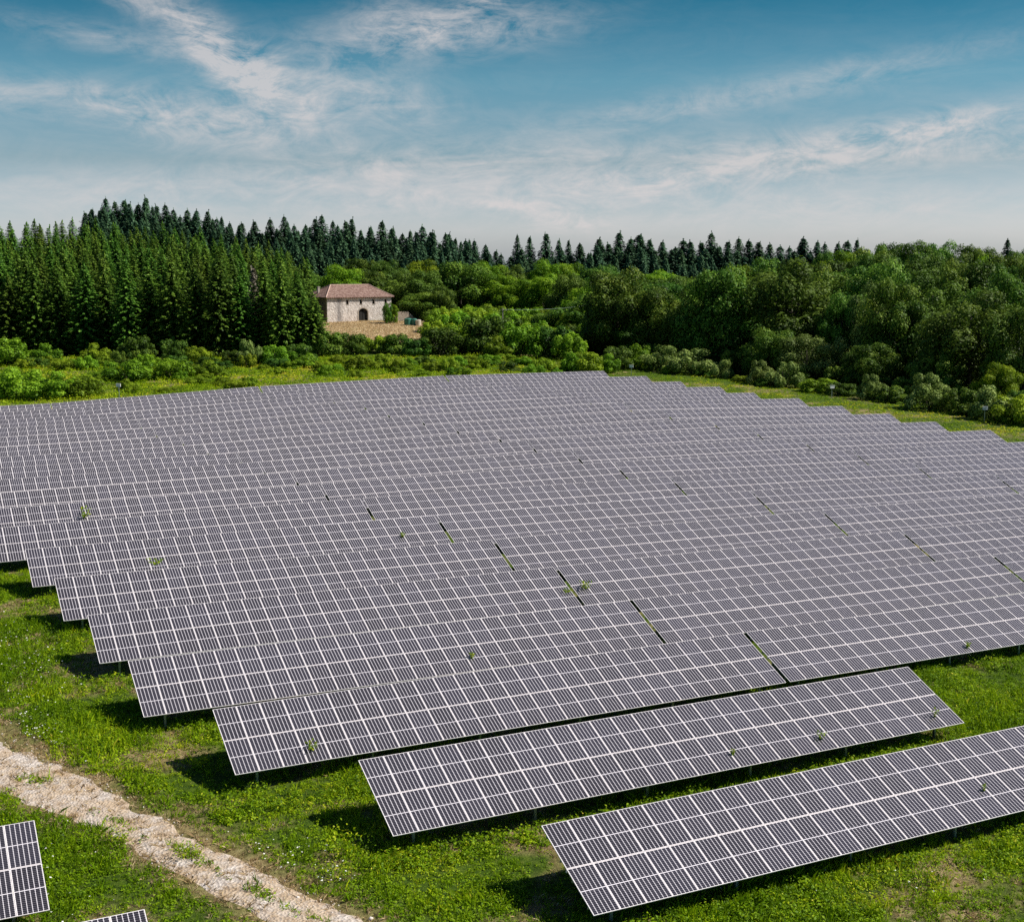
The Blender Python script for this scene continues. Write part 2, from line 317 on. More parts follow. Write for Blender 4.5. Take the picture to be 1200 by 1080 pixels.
def ground():
    ds = np.concatenate([np.arange(-90, 20, 5), np.arange(20, 110, .8), np.arange(110, 420, 2.5), np.arange(420, 700, 8), np.geomspace(700, 6000, 26)])
    us = np.linspace(-1, 1, 261); us = np.sign(us) * np.abs(us) ** 1.25
    D, U = np.meshgrid(ds, us, indexing='ij'); Sx = U * (np.abs(D) * .75 + 60)
    X = (Sx * cy_ + D * sy_).ravel(); Y = (-Sx * sy_ + D * cy_).ravel(); Z = G(X, Y)
    near = D.ravel() < 130
    Z = Z + np.where(near, (vnoise(X, Y, 2.5, 5) - .5) * .12, 0)
    td = track_dist(X, Y); Z = Z - .06 * np.clip(1.2 - td, 0, 1) * near
    nr, nc = D.shape; i = np.arange((nr - 1) * (nc - 1)); r, c = i // (nc - 1), i % (nc - 1); a = r * nc + c
    f = np.c_[a, a + 1, a + nc + 1, a + nc]
    dry, mead, *_ = zones(X, Y)
    m, nt, n, l, b = mat('meadow_soil')
    at_ = n.new('ShaderNodeAttribute'); at_.attribute_name = 'zone'; sc = n.new('ShaderNodeSeparateColor'); l.new(at_.outputs['Color'], sc.inputs[0])
    geo = n.new('ShaderNodeNewGeometry')
    def noise(s, d=6, r=.65):
        t = n.new('ShaderNodeTexNoise'); t.inputs['Scale'].default_value = s; t.inputs['Detail'].default_value = d; t.inputs['Roughness'].default_value = r; l.new(geo.outputs['Position'], t.inputs['Vector']); return t.outputs[0]
    n1, n2, n3 = noise(.35), noise(3.5), noise(14, 4)
    green = ramp(n, ((.25, (.018, .036, .005)), (.45, (.045, .085, .008)), (.6, (.085, .135, .012)), (.75, (.15, .15, .035)))); l.new(n2, green.inputs[0])
    tan = ramp(n, ((.3, (.20, .13, .06)), (.55, (.40, .29, .15)), (.75, (.54, .42, .26)))); l.new(n2, tan.inputs[0])
    def mixc(f_, a, c):
        x = n.new('ShaderNodeMix'); x.data_type = 'RGBA'; l.new(f_, x.inputs[0]); l.new(a, x.inputs[6]); l.new(c, x.inputs[7]); return x.outputs[2]
    def mt(op, a, c, cl=False):
        x = n.new('ShaderNodeMath'); x.operation = op; x.use_clamp = cl
        for i_, v in enumerate((a, c)):
            if isinstance(v, (int, float)): x.inputs[i_].default_value = v
            else: l.new(v, x.inputs[i_])
        return x.outputs[0]
    c = mixc(mt('MULTIPLY', sc.outputs[0], .75), green.outputs[0], tan.outputs[0])
    mead_c = ramp(n, ((.3, (.46, .35, .20)), (.5, (.62, .48, .29)), (.7, (.46, .42, .18)))); l.new(n1, mead_c.inputs[0])
    # ragged meadow edge
    me_ = mt('MULTIPLY', mt('SUBTRACT', mt('ADD', sc.outputs[1], mt('MULTIPLY', n2, .6)), .55, True), 5, True)
    c = mixc(me_, c, mead_c.outputs[0])
    # forest floor
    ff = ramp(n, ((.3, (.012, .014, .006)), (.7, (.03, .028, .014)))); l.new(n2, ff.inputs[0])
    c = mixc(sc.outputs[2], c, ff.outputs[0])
    l.new(c, b.inputs['Base Color']); b.inputs['Roughness'].default_value = .95; b.inputs['Specular IOR Level'].default_value = .1
    bp = n.new('ShaderNodeBump'); bp.inputs['Strength'].default_value = .8; bp.inputs['Distance'].default_value = .15; l.new(mt('ADD', n2, mt('MULTIPLY', n3, .5)), bp.inputs['Height']); l.new(bp.outputs[0], b.inputs['Normal'])
    me = mesh_np('ground', np.c_[X, Y, Z], f, [m], smooth=True)
    ca = me.color_attributes.new('zone', 'FLOAT_COLOR', 'POINT')
    dd = D.ravel(); px = 600 + Sx.ravel() / np.maximum(dd, 1) * F
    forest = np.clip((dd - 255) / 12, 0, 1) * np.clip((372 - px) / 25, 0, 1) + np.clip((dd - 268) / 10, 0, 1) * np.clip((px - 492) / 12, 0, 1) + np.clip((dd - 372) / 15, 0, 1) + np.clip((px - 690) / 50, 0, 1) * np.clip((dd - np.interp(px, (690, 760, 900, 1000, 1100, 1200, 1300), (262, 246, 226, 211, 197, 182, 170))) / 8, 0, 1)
    # bleached fringe along the track
    fr = np.clip(1.75 - td, 0, 1) * (vnoise(X, Y, 1.5, 9) * .6 + .4)
    zc = np.c_[np.clip(dry + fr, 0, 1), mead, np.clip(forest, 0, 1), np.ones(len(X))].astype(np.float32)
    ca.data.foreach_set('color', zc.ravel())
    o = obj('ground', me); tag(o, kind='structure')
ground()
def track():
    L = np.r_[0, np.cumsum(np.linalg.norm(np.diff(TC, axis=0), axis=1))]; t = np.arange(0, L[-1], .35)
    cx, cy2, hw = np.interp(t, L, TC[:, 0]), np.interp(t, L, TC[:, 1]), np.interp(t, L, THW)
    # smooth the line
    kk = np.ones(17) / 17
    sm = lambda a: np.convolve(np.pad(a, 8, 'edge'), kk, 'valid')
    cx, cy2 = sm(cx), sm(cy2); tx, ty = np.gradient(cx), np.gradient(cy2); q = np.hypot(tx, ty); nx, ny = -ty / q, tx / q
    vs = np.linspace(-1, 1, 29); T, V = np.meshgrid(np.arange(len(t)), vs, indexing='ij')
    wob = 1 + .5 * (vnoise(t, t * 0, 2.2, 11) - .5) + .35 * (vnoise(t, t * 0, .8, 12) - .5); wob2 = 1 + .5 * (vnoise(t, t * 0, 2.0, 13) - .5) + .35 * (vnoise(t, t * 0, .7, 14) - .5)
    wd = np.where(V < 0, wob[:, None], wob2[:, None]) * hw[:, None] * V * .88
    X = (cx[:, None] + nx[:, None] * wd).ravel(); Y = (cy2[:, None] + ny[:, None] * wd).ravel()
    Z = G(X, Y) + (vnoise(X, Y, 2.5, 5) - .5) * .12 + .035 - .09 * np.abs(V.ravel()) ** 3 + (vnoise(X, Y, .5, 21) - .5) * .04
    nr, nc = T.shape; i = np.arange((nr - 1) * (nc - 1)); r, c = i // (nc - 1), i % (nc - 1); a = r * nc + c
    m, nt, n, l, b = mat('stony_dirt')
    geo = n.new('ShaderNodeNewGeometry')
    def noise(s, d=8, r=.7):
        x = n.new('ShaderNodeTexNoise'); x.inputs['Scale'].default_value = s; x.inputs['Detail'].default_value = d; x.inputs['Roughness'].default_value = r; l.new(geo.outputs['Position'], x.inputs['Vector']); return x.outputs[0]
    vo = n.new('ShaderNodeTexVoronoi'); vo.inputs['Scale'].default_value = 9; l.new(geo.outputs['Position'], vo.inputs['Vector'])
    dirt = ramp(n, ((.3, (.22, .15, .09)), (.5, (.44, .33, .22)), (.7, (.58, .47, .35)))); l.new(noise(2.2), dirt.inputs[0])
    st = ramp(n, ((0, (.68, .61, .54)), (1, (.32, .27, .23)))); l.new(vo.outputs['Color'], st.inputs[0])
    mk = ramp(n, ((.44, (0, 0, 0)), (.60, (1, 1, 1)))); l.new(noise(.7), mk.inputs[0])
    mx = n.new('ShaderNodeMix'); mx.data_type = 'RGBA'; l.new(mk.outputs[0], mx.inputs[0]); l.new(dirt.outputs[0], mx.inputs[6]); l.new(st.outputs[0], mx.inputs[7])
    l.new(mx.outputs[2], b.inputs['Base Color']); b.inputs['Roughness'].default_value = .95
    bp = n.new('ShaderNodeBump'); bp.inputs['Strength'].default_value = .9; bp.inputs['Distance'].default_value = .06; l.new(vo.outputs['Distance'], bp.inputs['Height']); l.new(bp.outputs[0], b.inputs['Normal'])
    o = obj('dirt_track', mesh_np('dirt_track', np.c_[X, Y, Z], np.c_[a, a + nc, a + nc + 1, a + 1], [m], smooth=True)); tag(o, kind='structure')
track()

# ------------------------------------------------------------------ solar tables
NM = 27; ML = 2.075
def module_mesh():
    b = MB(); w, L, t, lip = 1.0, ML, .035, .020
    b.box(0, w, 0, lip, -t, 0, 1); b.box(0, w, L - lip, L, -t, 0, 1); b.box(0, lip, lip, L - lip, -t, 0, 1); b.box(w - lip, w, lip, L - lip, -t, 0, 1)
    b.box(lip, w - lip, lip, L - lip, -.009, -.004, 0)
    me = b.mesh('solar_module', [M['pv'], M['frame']])
    uv = me.uv_layers.new(name='UVMap')
    for p in me.polygons:
        for li in p.loop_indices:
            c = me.vertices[me.loops[li].vertex_index].co; uv.data[li].uv = ((c.x - lip) / (w - 2 * lip), (c.y - lip) / (L - 2 * lip))
    return me
MOD = module_mesh()
ct, st_ = math.cos(TILT), math.sin(TILT)
def slope(s, drop=0):      # local point at distance s down the slope from the top edge, drop below the glass
    return (-s * ct + drop * -st_ * 0 - drop * st_ * 0, H0 - s * st_ - drop)
def beam(name, length):
    b = MB(); b.box(0, length, -.03, .03, -.12, 0); return b.mesh(name, [M['steel']])
def post_mesh(h):
    b = MB(); b.box(-.05, .05, -.045, -.037, -.45, h); b.box(-.05, .05, .037, .045, -.45, h); b.box(-.004, .004, -.037, .037, -.45, h); return b.mesh('support_post', [M['steel']])
FP, RP = post_mesh(H0 - 3.35 * st_ - .24), post_mesh(H0 - 1.0 * st_ - .24)
rf = MB(); rf.box(-.03, .03, -3.9, -.25, -.14, 0); RAF = rf.mesh('rafter', [M['steel']])
PUR = {}
PUR2 = beam('purlin', 28); PUR2.materials.clear(); PUR2.materials.append(M['frame'])
def table(x0, z0, x1, z1, y, label):
    """x0..x1 ends of the top edge, z0, z1 heights relative to the lens"""
    ln = math.hypot(x1 - x0, z1 - z0); a = math.atan2(z1 - z0, x1 - x0)
    root = empty('solar_table', (x0, y, z0 - H0 + CZ)); root.rotation_euler = (0, -a, 0)
    tag(root, label, 'solar table', 'tilted solar tables set out in parallel rows across the field')
    pitch = ln / NM; sx = (pitch - .012) / 1.0
    for i in range(NM):
        for s in (ML, 2 * ML + .03):
            yy, zz = slope(s); obj('solar_module', MOD, root, (i * pitch, yy, zz), (TILT, 0, 0), (sx, 1, 1))
    key = round(ln, 1)
    if key not in PUR: PUR[key] = beam('purlin', ln)
    for s in (.45, 1.6, 2.09, 2.55, 3.75):
        yy, zz = slope(s, .037); obj('purlin', PUR2 if s == 2.09 else PUR[key], root, (0, yy, zz), (TILT, 0, 0), (ln / 28, 1, 1) if s == 2.09 else (1, 1, 1))
    for j in range(6):
        xx = 1.1 + j * (ln - 2.2) / 5
        yy, zz = slope(0, .17); obj('rafter', RAF, root, (xx, yy, zz), (TILT, 0, 0))
        obj('support_post', FP, root, (xx, -3.35 * ct, 0)); obj('support_post', RP, root, (xx, -1.0 * ct, 0))
    return root
ORD = ['first', 'second', 'third', 'fourth', 'fifth', 'sixth', 'seventh', 'eighth', 'ninth', 'tenth', 'eleventh', 'twelfth', 'thirteenth', 'fourteenth', 'fifteenth', 'sixteenth', 'seventeenth', 'eighteenth', 'nineteenth']
GAP = .24; LT = 28.05
def ends(k):
    """list of joints along row k: x, z"""
    j = {}
    for c, g in enumerate((G0, G1, G2, G3, G4)):
        if k in g: j[c] = g[k]
    ref = {}
    for c in range(5):
        if c in j: continue
        near = min(j, key=lambda q: abs(q - c)); x = j[near][0] + (c - near) * (LT + GAP - .1); y = Y0 + PR * k
        if c in (0, 4) or True: ref[c] = (x, G1d(x, y) - CZ + H0)
    j.update(ref); return j
TAB = {}
for k in range(19):
    j = ends(k); rowname = ORD[k]
    if k == 0: cols = [(j[0], (j[0][0] + LT, -19.7), 'the only one starting in it')]
    elif k == 1: cols = [(j[0], (44.56, -19.46), '')]
    else:
        cols = []
        nc = {2: 2, 3: 3, 4: 3, 5: 3}.get(k, 4)
        for c in range(nc):
            cols.append((j[c], j[c + 1], c))
    for (a, b, c) in cols:
        x0 = a[0] + (GAP if c not in (0, '', 'the only one starting in it') and k > 1 else 0); x1 = b[0]
        if k < 2: lab = 'tilted solar table forming the nearest long row, lower right of the picture' if k == 0 else 'free standing solar table of the second row with both short ends in view'
        elif k == 18: lab = f'solar table of the farthest row by the bushes, {ORD[c]} from the left'
        else: lab = f'solar table in the {rowname} row from the front, {ORD[c]} from the left'
        TAB[(k, c)] = table(x0, a[1], x1, b[1], Y0 + PR * k, lab)
table(4.06 - LT, -19.62, 4.06, -19.62, 47.8, 'solar table cut off by the left picture edge, left of the dirt track')
table(6.33 - LT, -19.45, 6.33, -19.45, 39.04, 'solar table of which only the top right corner shows at the bottom picture edge')

# ------------------------------------------------------------------ leaves
def unit(n):
    v = rng.normal(size=(n, 3)); return v / np.linalg.norm(v, axis=1, keepdims=True)
def cards(c, nrm, ln, wd, updir=None):
    """one diamond leaf per centre, normal nrm, along a random (or given) axis"""
    n = len(c); a = unit(n) if updir is None else updir + unit(n) * .35
    a = a - nrm * (a * nrm).sum(1, keepdims=True); a /= np.linalg.norm(a, axis=1, keepdims=True) + 1e-9
    b = np.cross(nrm, a); ln = np.broadcast_to(ln, n)[:, None]; wd = np.broadcast_to(wd, n)[:, None]
    fold = nrm * wd * .35
    v = np.stack([c - a * ln, c + b * wd + fold, c + a * ln, c - b * wd + fold], 1).reshape(-1, 3)
    return v, np.arange(4 * n).reshape(n, 4)
def blades(c, h, w, lean):
    """tapered triangles standing on c"""
    n = len(c); t = rng.uniform(0, 2 * np.pi, n); s = np.stack([np.cos(t), np.sin(t), np.zeros(n)], 1); ld = unit(n); ld[:, 2] = 0
    tip = c + ld * (lean * h)[:, None]; tip[:, 2] += h; mid = c + ld * (lean * h * .35)[:, None]; mid[:, 2] += h * .6
    v = np.stack([c - s * w[:, None], c + s * w[:, None], mid + s * w[:, None] * .7, tip], 1).reshape(-1, 3); return v, np.arange(4 * n).reshape(n, 4)
def cat(parts):
    V, Fc, A = [], [], []; o = 0
    for v, f, a in parts: V.append(v); Fc.append(f + o); A.append(a); o += len(v)
    return np.concatenate(V), np.concatenate(Fc), np.concatenate(A)

# --- spruce prototypes (20 m)
def spruce_mesh(name, m, Hh=20., Rr=2.7, dens=1.35, card=.33, start=.06):
    C, N, U, LN, A = [], [], [], [], []
    z = Hh * start; ph = 0
    lean = rng.normal(size=2) * .012
    while z < Hh - .25:
        t = 1 - z / Hh; r = Rr * min(1, t * 1.7) ** .78 * rng.uniform(.8, 1.12) + .12
        if t > .75: r *= 1 - (t - .75) * .6
        nb = int(rng.integers(6, 9)); ph += .9
        for b in range(nb):
            an = ph + b * 2 * math.pi / nb + rng.normal() * .16; rl = r * rng.uniform(.72, 1.18); ns = max(2, int(rl / .30 * dens))
            s = (np.arange(ns) + .6) / ns; rr = s * rl; dz = .12 * rl - .55 * rr * (.45 + .4 * t) + .18 * rr * s
            for side in (-1, 0, 1):
                off = side * rng.uniform(.13, .30) * (1 - .5 * s) * (1 if side else 0)
                x = math.cos(an) * rr - math.sin(an) * off; y = math.sin(an) * rr + math.cos(an) * off
                c = np.stack([x + lean[0] * z, y + lean[1] * z, z + dz - abs(side) * .06 + rng.normal(size=ns) * .07], 1); C.append(c)
                o = np.stack([np.full(ns, math.cos(an)) - math.sin(an) * side * .5, np.full(ns, math.sin(an)) + math.cos(an) * side * .5, np.full(ns, -.35)], 1); U.append(o)
                nn = np.stack([np.full(ns, math.cos(an) * .35), np.full(ns, math.sin(an) * .35), np.full(ns, 1.)], 1) + rng.normal(size=(ns, 3)) * .38; N.append(nn)
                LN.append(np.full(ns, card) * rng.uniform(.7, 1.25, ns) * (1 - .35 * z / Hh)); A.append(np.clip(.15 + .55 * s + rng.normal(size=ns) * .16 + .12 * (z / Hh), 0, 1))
        z += rng.uniform(.34, .5)
    # leader shoot
    k = 9; C.append(np.stack([rng.normal(size=k) * .06, rng.normal(size=k) * .06, Hh - rng.uniform(-.5, .8, k)], 1)); N.append(unit(k) * [1, 1, .2]); U.append(np.tile([0, 0, 1.], (k, 1))); LN.append(np.full(k, .34)); A.append(np.full(k, .8))
    C, N, U, LN, A = map(np.concatenate, (C, N, U, LN, A)); N /= np.linalg.norm(N, axis=1, keepdims=True)
    v, f = cards(C, N, LN, LN * .5, U)
    return mesh_np(name, v, f, [m], A)
def trunk_mesh(h, r0, m, n=8):
    b = MB(); k = 7; b.tube([(random.gauss(0, .06) * i / k, random.gauss(0, .06) * i / k, -.4 + (h + .4) * i / k) for i in range(k + 1)], [r0 * (1 - .9 * i / k) for i in range(k + 1)], n); return b.mesh('trunk', [m], True)
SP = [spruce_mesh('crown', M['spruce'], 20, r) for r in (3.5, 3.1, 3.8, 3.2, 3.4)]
SPF = [spruce_mesh('crown', M['spruce_hazed'], 20, r, .6, .6) for r in (3.8, 3.3, 4.0, 3.5)]
SPT = trunk_mesh(19, .26, M['bark'])
DEADC = spruce_mesh('crown', M['dead'], 20, 2.2, .35, .4, .2); DEADT = trunk_mesh(19, .22, M['deadbark'])
def spruce(px, d, ytop, label, group, protos=SP, wf=1.0, crown=None, trunk=None):
    x, y = at(px, d); g = G1d(x, y); ztop = CZ + (309.6 - ytop) / F * d; h = max(7, ztop - g)
    r = empty('spruce_tree', (x, y, g - .1), random.uniform(0, 6.28)); tag(r, label, 'tree', group)
    s = h / 20; w = wf * s ** .6 * random.uniform(.88, 1.12)
    obj('crown', crown or random.choice(protos), r, sc=(w, w, s)); obj('trunk', trunk or SPT, r, sc=(s, s, s)); return r

# --- broadleaf prototypes (12 m tall, crown about 10 m wide)
def leafy_mesh(name, m, R3, zc, nl, per, leaf, lobe=(.26, .42), core=.18, flat=.8, seed=0, low=-.75):
    """R3 crown radii; nl lobes on the shell, each a cloud of leaves on its own little shell"""
    Rx, Ry, Rz = R3; C, N, A = [], [], []
    d = unit(nl * 3); d = d[d[:, 2] > low][:nl]
    for i, q in enumerate(d):
        k = rng.uniform(.58, 1.0); c = q * [Rx, Ry, Rz] * k; lr = rng.uniform(*lobe) * (Rx + Rz) / 2
        n = int(per * (lr / (.30 * (Rx + Rz) / 2)) ** 2); u = unit(n); u[:, 2] = np.where(rng.random(n) < .35, np.abs(u[:, 2]), u[:, 2])
        rr = lr * (1 - np.abs(rng.normal(size=n)) * .17) * (1 + .22 * np.sin(u[:, 0] * 5 + i) * np.sin(u[:, 1] * 6 + 2 * i))
        p = c + u * rr[:, None] * [1, 1, flat]; C.append(p); N.append(u + rng.normal(size=(n, 3)) * .38 + [0, 0, .2])
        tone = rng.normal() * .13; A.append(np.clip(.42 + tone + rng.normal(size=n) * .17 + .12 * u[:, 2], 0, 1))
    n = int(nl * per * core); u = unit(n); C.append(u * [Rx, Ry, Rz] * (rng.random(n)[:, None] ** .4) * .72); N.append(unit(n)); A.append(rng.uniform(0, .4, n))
    C, N, A = map(np.concatenate, (C, N, A)); N /= np.linalg.norm(N, axis=1, keepdims=True)
    C[:, 0] *= R3[0] / np.percentile(np.abs(C[:, 0]), 98.5); C[:, 1] *= R3[1] / np.percentile(np.abs(C[:, 1]), 98.5); lo_, hi_ = np.percentile(C[:, 2], (1, 99.5)); C[:, 2] = zc[0] + (C[:, 2] - lo_) / (hi_ - lo_) * (zc[1] - zc[0])
    k = C[:, 2] > .05; C, N, A = C[k], N[k], A[k]
    ln = leaf * rng.uniform(.6, 1.3, len(C)); v, f = cards(C, N, ln, ln * .62); return mesh_np(name, v, f, [m], A)
def limbs_mesh(h, r0, R3, zc, m):
    b = MB(); b.tube([(0, 0, -.4), (.05, 0, h * .2), (0, .1, h * .45), (0, 0, h * .8)], [r0 * 1.25, r0, r0 * .7, r0 * .15], 9)
    for i in range(9):
        a = i * 2.4; z = h * (.2 + .05 * i); e = (math.cos(a) * R3[0] * .7, math.sin(a) * R3[1] * .7, zc + R3[2] * (-.2 + .09 * i))
        b.tube([(0, 0, z), (e[0] * .45, e[1] * .45, z + (e[2] - z) * .35), e], [r0 * .4, r0 * .28, r0 * .06], 6)
    return b.mesh('trunk', [m], True)
BT = {}
for nm, mm in (('oak', 'oak'), ('lime', 'lime'), ('olive', 'olive'), ('willow', 'willow')):
    cnt = 4 if nm == 'oak' else 2
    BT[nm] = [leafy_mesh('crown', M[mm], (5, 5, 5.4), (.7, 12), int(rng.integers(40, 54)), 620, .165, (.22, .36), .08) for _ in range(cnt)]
BTT = limbs_mesh(12, .3, (4.6, 4.6, 5.1), 6.6, M['bark'])
def broad(px, d, ytop, wpx, kind, label, group='broadleaf trees around the field'):
    x, y = at(px, d); g = G1d(x, y); ztop = CZ + (309.6 - ytop) / F * d; h = max(4, ztop - g); w = wpx / F * d
    r = empty('broadleaf_tree', (x, y, g - .1), random.uniform(0, 6.28)); tag(r, label, 'tree', group)
    s = h / 12; k = w / 10; obj('crown', random.choice(BT[kind]), r, sc=(k, k, s)); obj('trunk', BTT, r, sc=(s, s, s)); return r
# --- shrubs (2.4 m tall, 3.6 wide)
SH = {}
for nm, mm in (('bush', 'bush'), ('willow', 'willow'), ('dark', 'oak'), ('lime', 'lime')):
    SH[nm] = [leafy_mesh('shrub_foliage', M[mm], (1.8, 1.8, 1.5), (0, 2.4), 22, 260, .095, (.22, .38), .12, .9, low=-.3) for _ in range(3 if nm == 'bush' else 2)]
stb = MB()
for i in range(7):
    a = i * .9; stb.tube([(0, 0, -.2), (math.cos(a) * .4, math.sin(a) * .4, .8), (math.cos(a) * .9, math.sin(a) * .9, 1.7)], [.05, .035, .012], 5)
STEM = stb.mesh('stem', [M['bark']])
def shrub(px, d, h, w, kind, label, group='shrubs along the field edge'):
    x, y = at(px, d); g = G1d(x, y); r = empty('shrub', (x, y, g - .1), random.uniform(0, 6.28)); tag(r, label, 'shrub', group)
    obj('foliage', random.choice(SH[kind]), r, sc=(w / 3.6, w / 3.6, h / 2.4)); obj('stem', STEM, r, sc=(w / 3.6, w / 3.6, h / 2.4)); return r

# ------------------------------------------------------------------ left spruce plantation
U_ = random.uniform
def skyL(x): return np.interp(x, (-60, 0, 60, 100, 130, 200, 250, 300, 345, 380), (254, 255, 257, 261, 264, 267, 273, 282, 294, 306))
ft = [(-22, 312), (14, 322), (44, 305), (72, 318), (103, 309), (128, 322), (152, 303), (178, 312), (205, 296), (232, 317), (258, 293), (284, 322), (312, 308), (330, 300), (352, 326), (368, 343)]
for i, (x, yt) in enumerate(ft):
    spruce(x, 262 + U_(-2, 3), yt, f'dark spruce at the front edge of the plantation, {ORD[i]} from the left', 'spruces of the plantation left of the stone house', wf=1.2)
row = 0
for d in (270, 278, 287, 297, 308, 320, 333, 347, 362, 378, 394):
    row += 1; t = (d - 262) / (396 - 262); step = 5.4 / d * F * (1 + .15 * t)
    x = -40 + (row % 2) * step / 2; xe = 362 - 6 * (row % 3)
    while x < xe:
        yf = np.interp(x, (0, 200, 300, 370), (303, 300, 304, 325)); yt = yf + (skyL(x) - yf) * t ** .8 + U_(-5, 5)
        spruce(x + U_(-5, 5), d + U_(-3, 3), yt, 'green spruce deep in the dense plantation on the left hillside', 'spruces of the plantation left of the stone house', wf=1.12)
        x += step
spruce(298, 267, 313, 'dead grey brown spruce among the green ones at the plantation edge', None, crown=DEADC, trunk=DEADT, wf=1.1)
# ridge spruces, distance haze painted into their blue green needles
pr = ((100, 252), (112, 244), (130, 240), (160, 239), (200, 243), (230, 251), (270, 255), (300, 263), (316, 264), (335, 259), (380, 262), (440, 265), (500, 270), (550, 279), (580, 292), (600, 297), (640, 297), (672, 292), (700, 283), (740, 278), (790, 286), (830, 283), (870, 286), (905, 291), (940, 288), (975, 287), (1010, 290))
px_, py_ = zip(*pr)
for rr, (d, off, dy) in enumerate(((585, 0, 0), (572, 6, 9), (560, 3, 22))):
    x = 108 + off
    while x < (1010 if rr < 1 else 930 if rr < 2 else 580):
        spruce(x + U_(-3, 3), d + U_(-4, 4), float(np.interp(x, px_, py_)) + dy + random.gauss(0, 4.5), 'spruce tinted with blue green haze in the long ridge wood along the skyline', 'spruces of the ridge wood behind the house', SPF, wf=U_(1.05, 1.45) * (1.3 if x > 590 else 1))
        x += (12.5, 15, 17)[rr] * U_(.8, 1.25) * (.88 if x > 590 else 1)
for i, (x, yt, lab) in enumerate(((606, 276, 'lone slender spruce rising highest above the skyline gap, leftmost of the far cluster'), (621, 278, 'slender spruce above the skyline gap, second of the far cluster'), (638, 274, 'broad dark spruce in the middle of the far cluster above the skyline gap'), (655, 281, 'small spruce right of the broad one in the far cluster'), (666, 282, 'smallest spruce at the right end of the far cluster'), (1173, 281, 'lone spruce tip above the broadleaf wood near the right picture edge'), (1000, 281, 'dark spruce rising above the right end of the ridge wood'))):
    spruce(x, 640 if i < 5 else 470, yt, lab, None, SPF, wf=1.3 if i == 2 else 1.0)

def ridge_wood():
    P = [spruce_mesh('w', M['spruce_hazed'], 20, r_, .45, .75) for r_ in (3.6, 4.0, 3.3)]; arr = []
    for me in P:
        v = np.empty(len(me.vertices) * 3, np.float32); me.vertices.foreach_get('co', v); a = np.empty(len(me.polygons), np.float32); me.attributes['v'].data.foreach_get('value', a); arr.append((v.reshape(-1, 3), a)); bpy.data.meshes.remove(me)
    parts = []
    for d, y_, st2, xe in ((598, 7, 11, 1015), (566, 17, 14, 1010), (548, 29, 13, 1010), (540, 38, 15, 560), (600, 18, 17, 1010)):
        x = 104 + U_(0, 6)
        while x < xe:
            yt = float(np.interp(x, px_, py_)) + y_ + random.gauss(0, 4.5); X, Y = at(x, d + U_(-5, 5)); g = G1d(X, Y); h = max(6, CZ + (309.6 - yt) / F * d - g); v, a = arr[random.randrange(3)]; t = U_(0, 6.28); s_ = h / 20; w = s_ ** .6 * U_(.85, 1.15)
            c, q = math.cos(t) * w, math.sin(t) * w; V = np.c_[v[:, 0] * c - v[:, 1] * q + X, v[:, 0] * q + v[:, 1] * c + Y, v[:, 2] * s_ + g - .2]; parts.append((V, np.arange(len(V)).reshape(-1, 4), np.clip(a + U_(-.15, .15), 0, 1))); x += st2 * U_(.8, 1.25)
    v, f, a = cat(parts); tag(obj('spruce_wood', mesh_np('spruce_wood', v, f, [M['spruce_hazed']], a)), 'far spruce wood massed along the ridge between the separate trees', 'wood', kind='stuff')
ridge_wood()

# ------------------------------------------------------------------ right broadleaf wood
edge = lambda x: float(np.interp(x, (690, 760, 900, 1000, 1100, 1200, 1300), (266, 264, 243, 228, 212, 196, 184)))
hedge = lambda x: float(np.interp(x, (690, 760, 900, 1000, 1100, 1200, 1300), (252, 241, 221, 206, 192, 177, 165)))
big = [(722, 318, 80, 'oak', 'rounded dark green tree right of the hazel bushes'), (765, 338, 66, 'oak', 'narrow dark tree just behind the first white marker'), (815, 338, 70, 'olive', 'olive topped tree above the long pale hedge bush'), (850, 316, 95, 'oak', 'broad green tree with pale crown left of the tallest oak'),
       (925, 308, 120, 'olive', 'tallest wide oak with olive crown in the middle of the right wood'), (945, 392, 62, 'willow', 'low pale leaved tree in front of the wide oak'), (1012, 335, 66, 'willow', 'silvery leaved tree between the two widest oaks'), (880, 350, 62, 'oak', 'dark shaded tree below the tallest oak'), (1045, 330, 70, 'oak', 'dark tree just left of the wide olive oak'),
       (1135, 344, 118, 'olive', 'wide olive green oak near the right picture edge'), (1060, 352, 70, 'oak', 'dark lower tree in front left of the wide olive oak'), (1200, 360, 80, 'oak', 'dark tree cut by the right picture edge'), (985, 345, 60, 'oak', 'dark tree behind the silvery leaved one'), (1172, 425, 50, 'lime', 'low fresh green tree below the wide olive oak'),
       (790, 372, 55, 'oak', 'low dark tree filling the gap behind the pale hedge bush'), (745, 372, 50, 'oak', 'low dark tree at the left end of the right wood'), (905, 385, 60, 'oak', 'low dark tree left of the pale leaved one'), (1100, 408, 60, 'oak', 'low dark tree under the wide olive oak on its left'), (1020, 402, 60, 'oak', 'low dark tree under the silvery leaved one')]
for x, yt, w, kd, lab in big:
    broad(x, edge(x) + 4 + U_(-2, 2) - (12 if yt > 380 else 0), yt, w * 1.04, kd, lab, 'broadleaf trees along the right field edge')
for rr, (dd, y0, n) in enumerate(((30, 322, 8), (52, 312, 9), (78, 306, 11), (112, 302, 12), (150, 300, 13))):
    for i in range(n):
        x = 690 + (i + .5 * (rr % 2)) * 540 / n; kd = random.choice(('oak', 'oak', 'lime', 'olive', 'oak')) if rr > 1 else random.choice(('oak', 'oak', 'olive'))
        broad(x + U_(-8, 8), edge(x) + dd, float(np.interp(x, (700, 850, 900, 1000, 1200), (322, 318, 310, 301, 298))) + (4 - rr) * 4 + U_(-7, 9), (88 - rr * 7), kd, 'leafy tree packed deep inside the broadleaf wood on the right', 'broadleaf trees packed inside the right wood')
